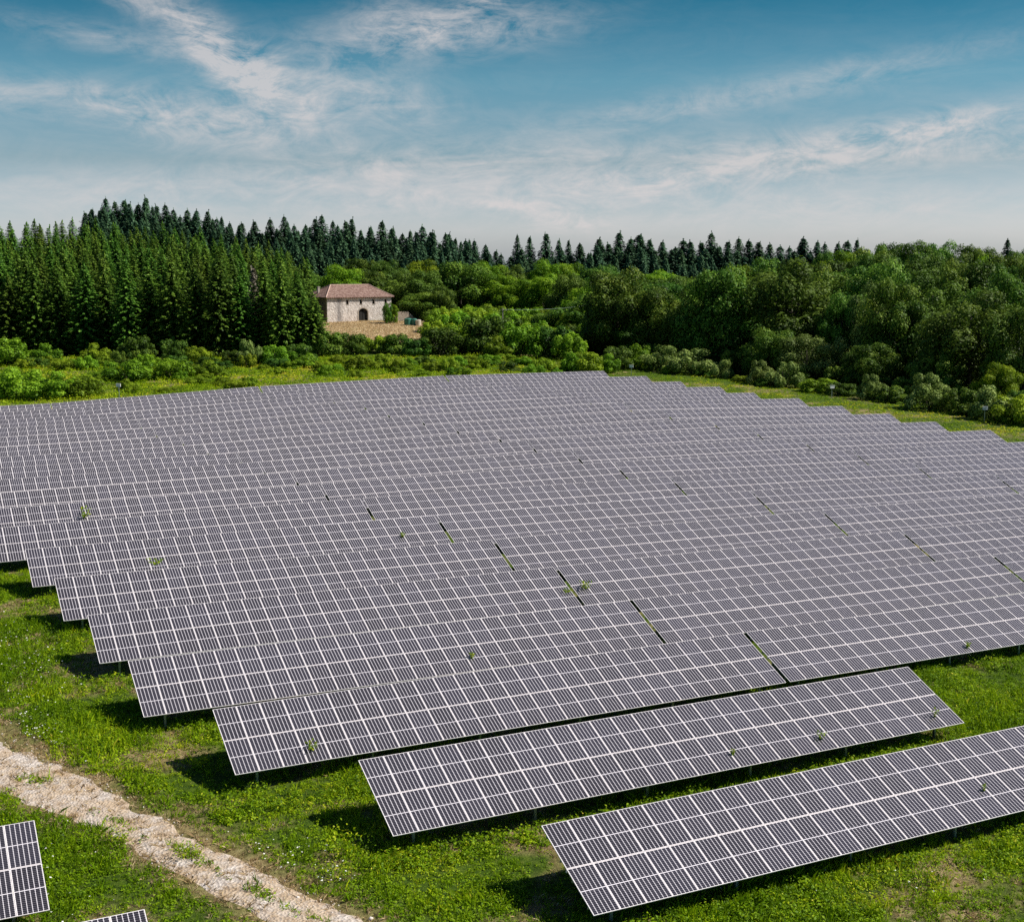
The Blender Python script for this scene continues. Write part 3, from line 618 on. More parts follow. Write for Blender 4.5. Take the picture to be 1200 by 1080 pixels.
far = [(1040, 287, 44), (1066, 285, 46), (1098, 286, 44), (1125, 289, 38), (1150, 292, 36), (1190, 294, 40), (1018, 295, 36), (965, 297, 30)]
for x, yt, w in far:
    broad(x, 455 + U_(-10, 10), yt, w * 1.1, 'oak', 'distant rounded tree on the skyline at the upper right', 'distant trees on the right skyline')
# ------------------------------------------------------------------ middle wood
mid = [(401, 372, 312, 52, 'lime', 'bright lime green tree right behind the stone house'), (378, 380, 322, 40, 'oak', 'dark tree peeping over the left roof hip of the house'), (432, 400, 318, 44, 'oak', 'dark tree behind the middle of the house roof'), (474, 368, 320, 58, 'olive', 'olive brown tree close to the right end of the house'),
       (500, 366, 318, 56, 'olive', 'tall olive tree right of the house, second from it'), (492, 352, 343, 44, 'oak', 'green tree overhanging the green tank'), (540, 375, 308, 74, 'oak', 'large dark green rounded tree in the middle of the valley'), (516, 352, 335, 32, 'oak', 'narrow pointed dark tree right of the tanks'),
       (580, 372, 322, 56, 'lime', 'yellow green tree right of the large rounded one'), (610, 366, 328, 50, 'lime', 'rusty tinged yellow green tree above the overhead wire'), (640, 362, 322, 52, 'lime', 'fresh green tree above the wire end'), (665, 345, 322, 50, 'olive', 'mid green tree right of the fresh green one'), (690, 330, 330, 56, 'lime', 'mid green tree where valley and right wood meet'),
       (455, 430, 306, 44, 'olive', 'small olive tree on the slope above the house'), (500, 440, 306, 44, 'lime', 'light green tree on the slope right above the house'), (535, 430, 312, 40, 'oak', 'dark tree on the slope behind the rounded tree'), (570, 430, 308, 46, 'lime', 'mid green slope tree left of the skyline gap'), (605, 430, 312, 46, 'olive', 'olive slope tree under the skyline gap'), (640, 430, 306, 46, 'lime', 'yellow green slope tree under the far spruce cluster'), (675, 430, 310, 44, 'lime', 'mid green slope tree right of the far spruce cluster'),
       (705, 420, 312, 46, 'oak', 'slope tree above the left end of the right wood'), (352, 392, 315, 40, 'oak', 'dark tree between plantation and house'), (420, 440, 304, 44, 'oak', 'slope tree above the left roof hip'), (560, 322, 362, 50, 'oak', 'low dark tree below the large rounded one'), (530, 306, 374, 44, 'oak', 'low dark tree in front of the tanks'),
       (645, 300, 366, 46, 'oak', 'low dark tree left of the slim pair'), (670, 292, 360, 34, 'lime', 'left one of the slim upright light green pair'), (692, 290, 358, 34, 'lime', 'right one of the slim upright light green pair'), (535, 396, 320, 44, 'oak', 'tree hidden halfway behind the large rounded one'), (735, 330, 335, 50, 'oak', 'tree behind the left end of the right wood')]
for x, d, yt, w, kd, lab in mid: broad(x, d, yt, w * 1.1, kd, lab, 'broadleaf trees of the valley around the house')
broad(455, 336.5, 354, 13, 'oak', 'small tree growing against the right half of the house front', 'broadleaf trees of the valley around the house')
broad(462, 338, 356, 12, 'lime', 'sapling beside the right corner of the house', 'broadleaf trees of the valley around the house')
spruce(373, 278, 366, 'small young spruce in front of the left house corner', None, wf=1.3)
# hazel bushes and hedges
bs = [(518, 264, 5.4, 9.5, 'dark', 'big round dark bush below the dry meadow'), (572, 268, 7.4, 10, 'dark', 'tall round hazel bush in the middle, left one of two'), (607, 262, 6.6, 9.5, 'bush', 'tall round hazel bush in the middle, right one of two'), (585, 258, 4.4, 7, 'bush', 'lower bush in front between the two tall hazels'), (648, 262, 6.2, 8, 'dark', 'dark tall bush right of the hazels'), (668, 258, 5.2, 7, 'bush', 'pale green bush right of the dark tall one'),
      (490, 262, 3.6, 6, 'dark', 'dark hedge bush at the lower right of the meadow'), (462, 268, 3.8, 7, 'dark', 'dark hedge bush under the meadow, middle'), (435, 268, 3.4, 6.5, 'bush', 'hedge bush under the meadow, left of the middle one'), (410, 264, 4.2, 6.5, 'dark', 'hedge bush under the left meadow corner'), (385, 262, 4.6, 7, 'dark', 'bush between the plantation and the meadow'), (690, 232, 3.9, 6, 'bush', 'pale round bush at the top end of the array'), (673, 233, 3.6, 5, 'bush', 'smaller pale bush left of the round one at the array end'), (712, 236, 3.4, 5, 'bush', 'pale bush above the last table corner'),
      (20, 203, 4.4, 8.5, 'bush', 'large soft olive bush at the left picture edge behind the array'), (62, 201, 4.0, 8, 'bush', 'large soft olive bush, second from the left behind the array'), (98, 201, 3.0, 5.5, 'bush', 'small olive bush at the right end of the soft pair'), (150, 222, 3.4, 8, 'bush', 'bright bush mound behind the array, below the plantation'), (200, 225, 3.2, 7, 'bush', 'mound bush right of the bright one below the plantation'), (245, 228, 2.8, 6, 'bush', 'low mound bush in the strip behind the array'),
      (12, 246, 5.0, 8, 'bush', 'tall bush at the plantation foot on the far left'), (52, 248, 3.8, 7, 'bush', 'bush at the plantation foot, second from the left'), (110, 250, 3.6, 6, 'bush', 'bush at the plantation foot, third from the left'), (160, 253, 4.6, 6.5, 'dark', 'leafy bush at the plantation foot in its middle'), (203, 252, 4.0, 5.5, 'dark', 'bush at the plantation foot right of the middle'), (232, 250, 3.0, 5, 'bush', 'low bush at the plantation foot below the tallest spruce'), (293, 246, 4.6, 5, 'willow', 'pale grey bush below the dead spruce'), (325, 246, 3.6, 6, 'bush', 'bush at the right end of the plantation foot'), (350, 250, 3.4, 6, 'dark', 'dark bush left of the meadow hedge'),
      (780, 241, 4.6, 8, 'willow', 'long pale hedge bush behind the array corner, left half'), (812, 237, 4.4, 8, 'willow', 'long pale hedge bush behind the array corner, right half'), (846, 231, 3.2, 4, 'willow', 'small round pale bush right of the long hedge bush'), (893, 222, 4.0, 5, 'willow', 'round pale bush pair by the right strip, left one'), (921, 218, 4.2, 5.5, 'willow', 'round pale bush pair by the right strip, right one'),
      (960, 211, 2.2, 6, 'bush', 'low bramble bush under the silvery tree'), (985, 207, 2.0, 5, 'dark', 'low bramble bush beside the second marker'), (1024, 202, 3.9, 4.6, 'willow', 'pale bush below the dark trees right of the second marker'), (1045, 200, 2.4, 6, 'dark', 'low dark bramble bush by the right strip'), (1092, 191, 5.2, 7, 'willow', 'large pale bush under the wide olive oak'), (1130, 187, 3.6, 5, 'dark', 'dark bush left of the third marker'), (1168, 181, 4.6, 6, 'willow', 'pale tall bush near the right picture edge'), (1195, 177, 4.0, 6, 'bush', 'green bush cut by the right picture edge'), (750, 246, 4.4, 6, 'lime', 'bright green bush just left of the long hedge bush'), (722, 243, 3.8, 6, 'dark', 'dark bush between the pale ones at the array top')]
for b_ in bs: shrub(*b_)
for i in range(60):
    x = 506 + (i * 37.3) % 217; d_ = 268 + (i * 7.9) % 62; hh = U_(3.4, 6.2); shrub(x, d_, hh, hh * U_(1.2, 1.7), random.choice(('bush', 'bush', 'dark', 'lime' if i % 3 == 0 else 'bush')), 'leafy hazel thicket bush on the valley slope between hedge and wood', 'hazel thicket of the valley slope')
for i in range(12):
    x = 716 + i * 44 + U_(-8, 8); shrub(x, hedge(x) + U_(7, 12), U_(2.6, 4.2), U_(4, 6), 'dark', 'dark undergrowth bush at the foot of the right wood', 'undergrowth bushes of the right wood')
for i in range(46):
    x = -20 + i * 15.5 + U_(-6, 6); shrub(x, 240 + U_(-8, 8) + (5 if x < 340 else 0), U_(1.5, 2.6), U_(3, 5), random.choice(('bush', 'bush', 'dark')), 'low green bramble mound in the hedge strip behind the array', 'bramble mounds of the strip behind the array')
for i in range(44):
    x = -25 + i * 16.8 + U_(-7, 7); shrub(x, U_(204, 232) + (x / 30 if x > 300 else 0), U_(1.0, 1.9), U_(2.4, 4.5), random.choice(('bush', 'bush', 'lime')), 'bright low herb mound in the strip between tables and hedge', 'herb mounds of the strip behind the array')
for i in range(13):
    x = 705 + i * 40 + U_(-12, 12); shrub(x, hedge(x) + U_(-1, 4), U_(1.0, 1.9), U_(2.5, 5.5), random.choice(('bush', 'dark', 'dark')), 'low dark bramble mound along the foot of the right wood', 'bramble mounds along the right wood')

# ------------------------------------------------------------------ stone house
def house():
    hx, hy = at(384.8, 338); g = G1d(hx, hy) - .1; nz = R(171)           # facade normal azimuth
    th = math.atan2(-math.sin(nz), -math.cos(nz))
    # local frame: +x along the facade to the right, -y = facade outward normal
    rz = -(nz - math.pi)
    root = empty('stone_house', (hx, hy, g), rz)
    tag(root, 'old stone farmhouse with red tiled hipped roof and arched doorway beyond the field', 'house')
    Lh, Dh, Hh = 18.6, 12.6, 6.3
    # masonry material
    m, nt, n, l, b = mat('rubble_masonry'); tc = n.new('ShaderNodeTexCoord')
    def noise(s, d=8, r=.65, sc=(1, 1, 1)):
        mp = n.new('ShaderNodeMapping'); mp.inputs['Scale'].default_value = sc; l.new(tc.outputs['Object'], mp.inputs[0])
        x = n.new('ShaderNodeTexNoise'); x.inputs['Scale'].default_value = s; x.inputs['Detail'].default_value = d; x.inputs['Roughness'].default_value = r; l.new(mp.outputs[0], x.inputs['Vector']); return x.outputs[0]
    vo = n.new('ShaderNodeTexVoronoi'); vo.inputs['Scale'].default_value = 2.6; l.new(tc.outputs['Object'], vo.inputs['Vector'])
    base = ramp(n, ((.3, (.50, .45, .41)), (.5, (.70, .65, .61)), (.7, (.82, .78, .74)))); l.new(noise(.9), base.inputs[0])
    s2 = ramp(n, ((0, (.55, .5, .48)), (1, (1, .97, .94)))); l.new(vo.outputs['Color'], s2.inputs[0])
    mx = n.new('ShaderNodeMix'); mx.data_type = 'RGBA'; mx.blend_type = 'MULTIPLY'; mx.inputs[0].default_value = .7; l.new(base.outputs[0], mx.inputs[6]); l.new(s2.outputs[0], mx.inputs[7])
    # grey weathered area on the left third of the front (a real stain)
    sx = n.new('ShaderNodeSeparateXYZ'); l.new(tc.outputs['Object'], sx.inputs[0])
    def mt(op, a, c, cl=False):
        x = n.new('ShaderNodeMath'); x.operation = op; x.use_clamp = cl
        for i_, v in enumerate((a, c)):
            if isinstance(v, (int, float)): x.inputs[i_].default_value = v
            else: l.new(v, x.inputs[i_])
        return x.outputs[0]
    stn = mt('MULTIPLY', mt('SUBTRACT', mt('SUBTRACT', 1.15, mt('MULTIPLY', mt('ABSOLUTE', mt('SUBTRACT', sx.outputs[0], 3.3), 0), .5)), mt('MULTIPLY', noise(1.2, 6, .6, (1, 1, .25)), 1.1), True), 1.9, True)
    m2 = n.new('ShaderNodeMix'); m2.data_type = 'RGBA'; l.new(mt('MULTIPLY', stn, .8), m2.inputs[0]); l.new(mx.outputs[2], m2.inputs[6]); m2.inputs[7].default_value = (.19, .175, .17, 1)
    l.new(m2.outputs[2], b.inputs['Base Color']); b.inputs['Roughness'].default_value = .9
    bp = n.new('ShaderNodeBump'); bp.inputs['Distance'].default_value = .08; l.new(vo.outputs['Distance'], bp.inputs['Height']); l.new(bp.outputs[0], b.inputs['Normal'])
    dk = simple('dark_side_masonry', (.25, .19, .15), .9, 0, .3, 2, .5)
    # walls as blocks around the openings of the front
    T = .6
    wins = [(x, .72, 4.55, 1.15) for x in (5.4, 9.3, 13.0, 16.6)]
    door = (8.95, 2.7, 3.5)       # left x, width, crown height
    lows = [(16.85, .95, .1, 1.25)]
    b_ = MB()
    # front wall, split in columns
    cuts = sorted({0, Lh, door[0], door[0] + door[1], *[w[0] for w in wins], *[w[0] + w[1] for w in wins], *[w[0] for w in lows], *[w[0] + w[1] for w in lows]})
    for a, c in zip(cuts[:-1], cuts[1:]):
        mid_ = (a + c) / 2; ho = []
        for w in wins + lows:
            if w[0] < mid_ < w[0] + w[1]: ho.append((w[2], w[2] + w[3]))
        if door[0] < mid_ < door[0] + door[1]: ho.append((-.5, door[2]))
        z = -.8
        for h0, h1 in sorted(ho):
            if h0 > z: b_.box(a, c, 0, T, z, h0)
            z = h1
        b_.box(a, c, 0, T, z, Hh)
    # spandrels rounding the door head to an arch
    cxd, rd = door[0] + door[1] / 2, door[1] / 2; zs = door[2] - rd * .75
    for sgn in (-1, 1):
        for i in range(8):
            t0, t1 = math.pi / 2 * i / 8, math.pi / 2 * (i + 1) / 8; xa, xb = cxd + sgn * rd * math.cos(t1), cxd + sgn * rd * math.cos(t0)
            zt = zs + rd * .75 * math.sin((t0 + t1) / 2); x0_, x1_ = min(xa, xb), max(xa, xb)
            if zt < door[2]: b_.box(x0_, x1_, .003, T - .003, zt, door[2])
    b_.box(0, Lh, Dh - T, Dh, -.8, Hh)
    fw = obj('wall', b_.mesh('wall', [m]), root)
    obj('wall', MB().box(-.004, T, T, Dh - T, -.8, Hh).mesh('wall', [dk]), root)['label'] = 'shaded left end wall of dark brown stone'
    obj('wall', MB().box(Lh - T, Lh + .004, T, Dh - T, -.8, Hh).mesh('wall', [m]), root)
    obj('interior_floor', MB().box(T, Lh - T, T, Dh - T, -.2, .02).mesh('interior_floor', [M['dark']]), root)
    for w in wins + lows:
        f = MB(); x0_, x1_, z0_, z1_ = w[0], w[0] + w[1], w[2], w[2] + w[3]
        f.box(x0_, x0_ + .1, .22, .3, z0_, z1_); f.box(x1_ - .1, x1_, .22, .3, z0_, z1_); f.box(x0_ + .1, x1_ - .1, .22, .3, z1_ - .1, z1_); f.box(x0_ + .1, x1_ - .1, .22, .3, z0_, z0_ + .1)
        wo = obj('window', f.mesh('window', [M['wood']]), root)
        obj('shutter', MB().box(x0_ + .1, x1_ - .1, .25, .28, z0_ + .1, z1_ - .1).mesh('shutter', [M['dark']]), wo)
        obj('sill', MB().box(x0_ - .1, x1_ + .1, -.06, .2, z0_ - .14, z0_ + .003).mesh('sill', [M['stone_trim']]), wo)
    # arch surround and door leaf ajar
    sr = MB()
    for i in range(9):
        t0, t1 = math.pi * i / 9 + .02, math.pi * (i + 1) / 9 - .02
        pts = [(cxd + q * math.cos(t), y_, zs + q2 * math.sin(t)) for t in (t0, t1) for q, q2 in ((rd, rd * .75), (rd + .3, rd * .75 + .3)) for y_ in (-.05, .3)]
        o = [pts[i_] for i_ in (0, 2, 6, 4, 1, 3, 7, 5)]; bb = len(sr.v); sr.v += o
        for q in ((0, 1, 2, 3), (7, 6, 5, 4), (0, 4, 5, 1), (1, 5, 6, 2), (2, 6, 7, 3), (3, 7, 4, 0)): sr.f.append(tuple(bb + j for j in q)); sr.m.append(0)
    sr.box(cxd - rd - .3, cxd - rd, -.05, .3, -.3, zs); sr.box(cxd + rd, cxd + rd + .3, -.05, .3, -.3, zs)
    dr = obj('door', sr.mesh('door', [M['stone_trim']]), root)
    obj('door_leaf', MB().box(cxd - rd, cxd - .05, .42, .48, 0, zs + .7).box(cxd + .05, cxd + rd, .42, .48, 0, zs + .7).mesh('door_leaf', [M['dark']]), dr)
    # roof, hipped both ends
    tm, nt, n, l, b = mat('clay_roof_tiles'); tc = n.new('ShaderNodeTexCoord'); wv = n.new('ShaderNodeTexWave'); wv.inputs['Scale'].default_value = 1.6; wv.inputs['Distortion'].default_value = .6; l.new(tc.outputs['Object'], wv.inputs['Vector'])
    ns = n.new('ShaderNodeTexNoise'); ns.inputs['Scale'].default_value = 1.7; ns.inputs['Detail'].default_value = 9; ns.inputs['Roughness'].default_value = .75; l.new(tc.outputs['Object'], ns.inputs['Vector'])
    r_ = ramp(n, ((.3, (.09, .055, .042)), (.46, (.19, .105, .08)), (.55, (.30, .19, .15)), (.68, (.46, .36, .30)))); l.new(ns.outputs[0], r_.inputs[0]); l.new(r_.outputs[0], b.inputs['Base Color']); b.inputs['Roughness'].default_value = .85
    bp = n.new('ShaderNodeBump'); bp.inputs['Distance'].default_value = .08; bp.inputs['Strength'].default_value = .7; l.new(wv.outputs[0], bp.inputs['Height']); l.new(bp.outputs[0], b.inputs['Normal'])
    o_ = .55; ex0, ex1, ey0, ey1 = -o_, Lh + o_, -o_, Dh + o_; ez = Hh - .05; rzh = Hh + 3.1; rx0, rx1, ry = 4.2, Lh - 3.2, Dh / 2
    r3 = MB()
    A_, B_, C_, D_ = (ex0, ey0), (ex1, ey0), (ex1, ey1), (ex0, ey1)
    for dz, fl in ((0, False), (-.18, True)):
        P_ = [(rx0, ry, rzh + dz), (rx1, ry, rzh + dz)]; E_ = [(*q, ez + .18 + dz) for q in (A_, B_, C_, D_)]
        for q in ([E_[0], E_[1], P_[1], P_[0]], [E_[1], E_[2], P_[1]], [E_[2], E_[3], P_[0], P_[1]], [E_[3], E_[0], P_[0]]):
            r3.poly(q[::-1] if fl else q)
    for a, c in ((A_, B_), (B_, C_), (C_, D_), (D_, A_)): r3.poly([(*a, ez), (*c, ez), (*c, ez + .18), (*a, ez + .18)])
    ro = obj('roof', r3.mesh('roof', [tm]), root)
    cap = MB(); E3 = [(*q, ez + .2) for q in (A_, B_, C_, D_)]; pk = [(rx0, ry, rzh + .04), (rx1, ry, rzh + .04)]
    for a, c in ((pk[0], pk[1]), (E3[0], pk[0]), (E3[3], pk[0]), (E3[1], pk[1]), (E3[2], pk[1])): cap.tube([a, c], .13, 8)
    ctile = simple('ridge_tiles', (.52, .36, .29), .85, 0, .25, 2)
    obj('ridge_tiles', cap.mesh('ridge_tiles', [ctile]), ro)
    ch = MB().box(-.3, .3, -.3, .3, 0, 1.9).box(-.38, .38, -.38, .38, 1.9, 2.05); obj('chimney', ch.mesh('chimney', [M['stone_trim']]), ro, (1.2, 7.2, Hh + .7))
    raf = MB()
    for i in range(30): raf.box(.2 + i * .625, .32 + i * .625, -.5, -.003, Hh - .22, Hh - .07)
    obj('rafter_ends', raf.mesh('rafter_ends', [M['wood']]), ro)
house()
# green and pale tanks, rubble wall
def tank(px, d, r, h, m, label):
    x, y = at(px, d); b = MB(); n = 20
    prof = [(.0, 0), (r * .96, 0), (r, .06), (r, h * .3), (r * .97, h * .32), (r, h * .34), (r, h * .62), (r * .97, h * .64), (r, h * .66), (r, h * .88), (r * .8, h * .97), (r * .3, h)]
    for q, z in prof:
        for j in range(n): t = 2 * math.pi * j / n; b.v.append((max(q, .001) * math.cos(t), max(q, .001) * math.sin(t), z))
    for i in range(len(prof) - 1):
        for j in range(n): b.f.append((i * n + j, i * n + (j + 1) % n, (i + 1) * n + (j + 1) % n, (i + 1) * n + j)); b.m.append(0)
    b.f.append(tuple((len(prof) - 1) * n + j for j in range(n))); b.m.append(0)
    root = empty('storage_tank', (x, y, G1d(x, y))); tag(root, label, 'tank', 'storage tanks right of the house')
    obj('tank_body', b.mesh('tank_body', [m], False), root); obj('lid', MB().tube([(0, 0, h - .01), (0, 0, h + .12)], r * .34, 16).mesh('lid', [M['dark']]), root)
tank(478.6, 333, .95, 1.75, M['green_paint'], 'green storage tank right of the house, left one of the row')
tank(485.6, 333, .8, 1.7, M['green_paint'], 'green storage tank in the middle of the row')
tank(490.6, 332.2, .72, 1.5, M['cream'], 'pale beige storage tank at the right end of the row')
def rubble(px, d, ln, h, label):
    x, y = at(px, d); root = empty('ruined_wall', (x, y, G1d(x, y)), R(9)); tag(root, label, 'wall'); b = MB(); m = simple('rubble_stone', (.36, .29, .23), .9, 0, .35, 3, .5)
    k = 0
    for zz in np.arange(-.3, h, .3):
        xx = random.uniform(0, .3)
        while xx < ln - zz * 1.1:
            w_ = random.uniform(.3, .6); b.box(xx, xx + w_ - .03, U_(0, .04), .5 + U_(-.04, 0), zz, zz + .28); xx += w_
    obj('stones', b.mesh('stones', [m]), root)
rubble(463, 345, 6.5, 2.3, 'low broken stone wall joining the right corner of the house')
# marker boxes on posts
def marker(px, d, h, label):
    x, y = at(px, d); root = empty('marker_post', (x, y, G1d(x, y)), -YAW + U_(-.3, .3)); tag(root, label, 'marker post', 'white box markers on posts around the array')
    obj('post', MB().box(-.04, .04, -.04, .04, -.3, h).mesh('post', [M['steel']]), root)
    bb = MB().box(-.34, .34, -.16, -.043, h - .3, h + .12); bb.box(-.37, .37, -.19, -.043, h + .123, h + .16); obj('box', bb.mesh('box', [M['white']]), root)
marker(740, 232, 1.7, 'white box on a post behind the topmost table corner'); marker(976, 203, 1.8, 'white box on a post beside the brambles of the right strip'); marker(1157, 178, 2.0, 'white box on a post near the right picture edge'); marker(138, 192, 2.9, 'white box on a post just behind the far left tables')
# overhead line
def pole(px, d, h, label):
    x, y = at(px, d); g = G1d(x, y); root = empty('utility_pole', (x, y, g), R(-60)); tag(root, label, 'utility pole', 'poles carrying the overhead wire')
    obj('pole', MB().tube([(0, 0, -.5), (0, 0, h)], [.16, .1], 8).mesh('pole', [M['deadbark']]), root); obj('crossarm', MB().box(-.9, .9, .1, .2, h - .5, h - .38).mesh('crossarm', [M['deadbark']]), root)
    return (x, y, g + h - .3)
a_ = pole(589, 268.5, 9.2, 'pale wooden pole with crossarm above the hazel bushes'); c_ = pole(690, 296, 8.6, 'wooden pole partly hidden where the overhead wire ends')
pts = [tuple(np.array(a_) * (1 - t) + np.array(c_) * t - np.array([0, 0, 1.6 * t * (1 - t)])) for t in np.linspace(0, 1, 16)]
tag(obj('overhead_wire', MB().tube(pts, .016, 5).mesh('overhead_wire', [M['steel']])), 'thin pale overhead wire strung above the valley bushes', 'wire')

# ------------------------------------------------------------------ low vegetation (nobody could count it)
QU = []      # picture polygons of the tables, used to skip plants nobody can see
for k in range(19):
    j = ends(k); y = Y0 + PR * k
    xs = [j[0], (j[0][0] + LT, -19.7)] if k == 0 else [j[0], (44.56, -19.46)] if k == 1 else [j[c] for c in range(({2: 2, 3: 3, 4: 3, 5: 3}.get(k, 4)) + 1)]
    QU.append((y, np.array([q[0] for q in xs]), np.array([q[1] for q in xs])))
def hidden(X, Y, Z, pad=1.2):
    """plants whose sight line to the lens meets a table well inside its outline"""
    hid = np.zeros(len(X), bool); dz = Z + .5 - CZ
    for y, xs, zs in QU:
        # intersect the sight line with the table plane: z = zt(x) + (Yp - y) * tan, Yp in [y-ct*LS, y]
        zt = np.interp(np.clip(X * y / np.maximum(Y, 1), xs[0], xs[-1]), xs, zs); tn = math.tan(TILT)
        t = (zt - y * tn) / (dz - Y * tn); Yp = Y * t; Xp = X * t
        hid |= (t > 0) & (t < .995) & (Yp > y - ct * LS + .5) & (Yp < y - .3) & (Xp > xs[0] + pad) & (Xp < xs[-1] - pad)
    return hid
def scatter(n, dmin, dmax, power=1.0, lat=(-60, 1260), region=None):
    d = (rng.random(n) * (dmax ** (power + 1) - dmin ** (power + 1)) + dmin ** (power + 1)) ** (1 / (power + 1)); px = rng.uniform(lat[0], lat[1], n)
    s = (px - 600) / F * d; X = s * cy_ + d * sy_; Y = -s * sy_ + d * cy_; Z = G(X, Y) + (vnoise(X, Y, 2.5, 5) - .5) * .12 * (d < 128)
    _, py, _ = topx(X, Y, Z); k = (py < 1110) & ~hidden(X, Y, Z); 
    return X[k], Y[k], Z[k], d[k], px[k]
def clumps(X, Y, Z, size, per, leafsize, tone, flat=.6):
    n = len(X); idx = np.repeat(np.arange(n), per); u = unit(len(idx)); u[:, 2] = np.abs(u[:, 2])
    rr = (rng.random(len(idx)) ** .4)[:, None]; s = size[idx][:, None]
    C = np.c_[X, Y, Z][idx] + u * rr * s * [1, 1, flat]; N = u * .6 + rng.normal(size=(len(idx), 3)) * .5 + [0, 0, .5]; N /= np.linalg.norm(N, axis=1, keepdims=True)
    ln = leafsize[idx] * rng.uniform(.6, 1.3, len(idx)); v, f = cards(C, N, ln, ln * .55); return v, f, np.clip(tone[idx] + rng.normal(size=len(idx)) * .12, 0, 1)
def tufts(X, Y, Z, size, per, tone, wd=.012, lean=.45):
    n = len(X); idx = np.repeat(np.arange(n), per); o = rng.normal(size=(len(idx), 3)) * (size[idx][:, None] * .3); o[:, 2] = -.02
    h = size[idx] * rng.uniform(.5, 1.2, len(idx)); w = np.full(len(idx), wd) * (size[idx] / .3) * rng.uniform(.7, 1.4, len(idx))
    v, f = blades(np.c_[X, Y, Z][idx] + o, h, w, np.abs(rng.normal(size=len(idx))) * lean); return v, f, np.clip(tone[idx] + rng.normal(size=len(idx)) * .14, 0, 1)
def lush(X, Y): return vnoise(X, Y, 6, 31) * .45 + vnoise(X, Y, 2.2, 32) * .35 + vnoise(X, Y, .8, 33) * .2
def low_plants():
    parts = []
    # near field herbs: 38..120 m
    X, Y, Z, d, px = scatter(190000, 38, 125, .9, (-60, 1260)); td = track_dist(X, Y); lu = lush(X, Y)
    dry = zones(X, Y)[0]
    k = ((td > 1.0 + .9 * (vnoise(X, Y, 1.6, 41) - .5)) | ((td < .16) & (vnoise(X, Y, 1.2, 42) > .62)) | (rng.random(len(X)) < .012)) & (rng.random(len(X)) < np.clip(.62 + (lu - .4) * 2.2, .28, 1)) & (rng.random(len(X)) > dry * .7)
    X, Y, Z, d, lu, td = X[k], Y[k], Z[k], d[k], lu[k], td[k]
    grow = np.clip((lu - .35) * 3.2, .25, 1.6); size = (.13 + .17 * grow) * rng.uniform(.7, 1.4, len(X)) * (d / 60) ** .35
    tone = .16 + .34 * vnoise(X, Y, 3.4, 51) + .24 * vnoise(X, Y, 9, 53) + .22 * (vnoise(X, Y, .9, 52) - .5) + .05
    h = rng.random(len(X)) < .74
    parts.append(clumps(X[h], Y[h], Z[h], size[h], 15, .029 + .022 * size[h] / .25, tone[h], .75))
    parts.append(tufts(X[~h], Y[~h], Z[~h], size[~h] * 1.3, 10, tone[~h] + .02, .010))
    print('near plants', len(X))
    # weed thickets, knee to waist high
    X, Y, Z, d, px = scatter(15000, 38, 120, .9); td = track_dist(X, Y); lu = lush(X, Y); k = (lu > .56) & (td > 1.3); X, Y, Z, d = X[k], Y[k], Z[k], d[k]
    size = rng.uniform(.25, .6, len(X)) * (.6 + .9 * vnoise(X, Y, 3, 55)); tone = .08 + .42 * rng.random(len(X)); parts.append(clumps(X, Y, Z, size, 60, .034 + .02 * rng.random(len(X)), tone, 1.15)); print('thickets', len(X))
    # weeds beneath the front edges of the tables
    for k_, xa, xb, n_ in ((0, 19, 50, 500), (1, 15, 46, 1100), (2, 11, 70, 1500), (3, 9, 16, 120), (4, 8, 14, 100), (5, 8, 13, 100), (6, 7, 13, 90)):
        X = rng.uniform(xa, xb, n_); Y = Y0 + PR * k_ - ct * LS - rng.uniform(-.3, 2.6, n_); k = vnoise(X, Y, 2.6, 91) > .42; X, Y = X[k], Y[k]; Z = G(X, Y); size = rng.uniform(.22, .5, len(X))
        parts.append(clumps(X, Y, Z, size, 34, .045 + .025 * rng.random(len(X)), rng.uniform(.15, .75, len(X)), 1.15))
    # strip at the right of the array and the strip behind it
    X, Y, Z, d, px = scatter(42000, 122, 262, 1.0, (-40, 1260)); s = px
    wood = np.interp(px, (-40, 370, 690, 760, 900, 1000, 1100, 1200, 1300), (258, 258, 262, 244, 224, 209, 195, 180, 168)); k = d < wood + 2; X, Y, Z, d, px = X[k], Y[k], Z[k], d[k], px[k]
    left = px < 700; tone = .34 + .55 * vnoise(X, Y, 7, 61) + .35 * (vnoise(X, Y, 2, 62) - .5)
    size = np.where(left, rng.uniform(.4, 1.25, len(X)) * (.35 + 1.1 * vnoise(X, Y, 9, 63)), rng.uniform(.14, .3, len(X)) * (.7 + .6 * vnoise(X, Y, 4, 64)))
    parts.append(clumps(X, Y, Z, size, 13, np.where(left, .13, .085), tone, .8)); print('far plants', len(X))
    v, f, a = cat(parts); o = obj('field_plants', mesh_np('field_plants', v, f, [M['herb']], a)); tag(o, 'lush low green weeds and grass covering the field around the tables', 'ground cover', kind='stuff')
    # dry grass fringe
    X, Y, Z, d, px = scatter(110000, 38, 120, .9); td = track_dist(X, Y); dry = zones(X, Y)[0]
    k = ((td < 1.75) & (rng.random(len(X)) < np.interp(td, (0, .14, .28, .5, .75, 1.25, 1.8), (.75, .65, .14, .16, .8, 1, .12)) * (.35 + vnoise(X, Y, 1.7, 71)))) | ((dry > .3) & (rng.random(len(X)) < .4)); k &= px < 1300
    X, Y, Z, d = X[k], Y[k], Z[k], d[k]; size = rng.uniform(.08, .20, len(X)); tone = rng.uniform(.15, .9, len(X))
    p2 = [tufts(X, Y, Z, size, 9, tone, .017, 1.2)]; X, Y, Z, d, px = scatter(16000, 290, 346, .5, (370, 505)); p2.append(tufts(X, Y, Z, rng.uniform(.12, .28, len(X)), 5, rng.uniform(.4, 1, len(X)), .05, .6))
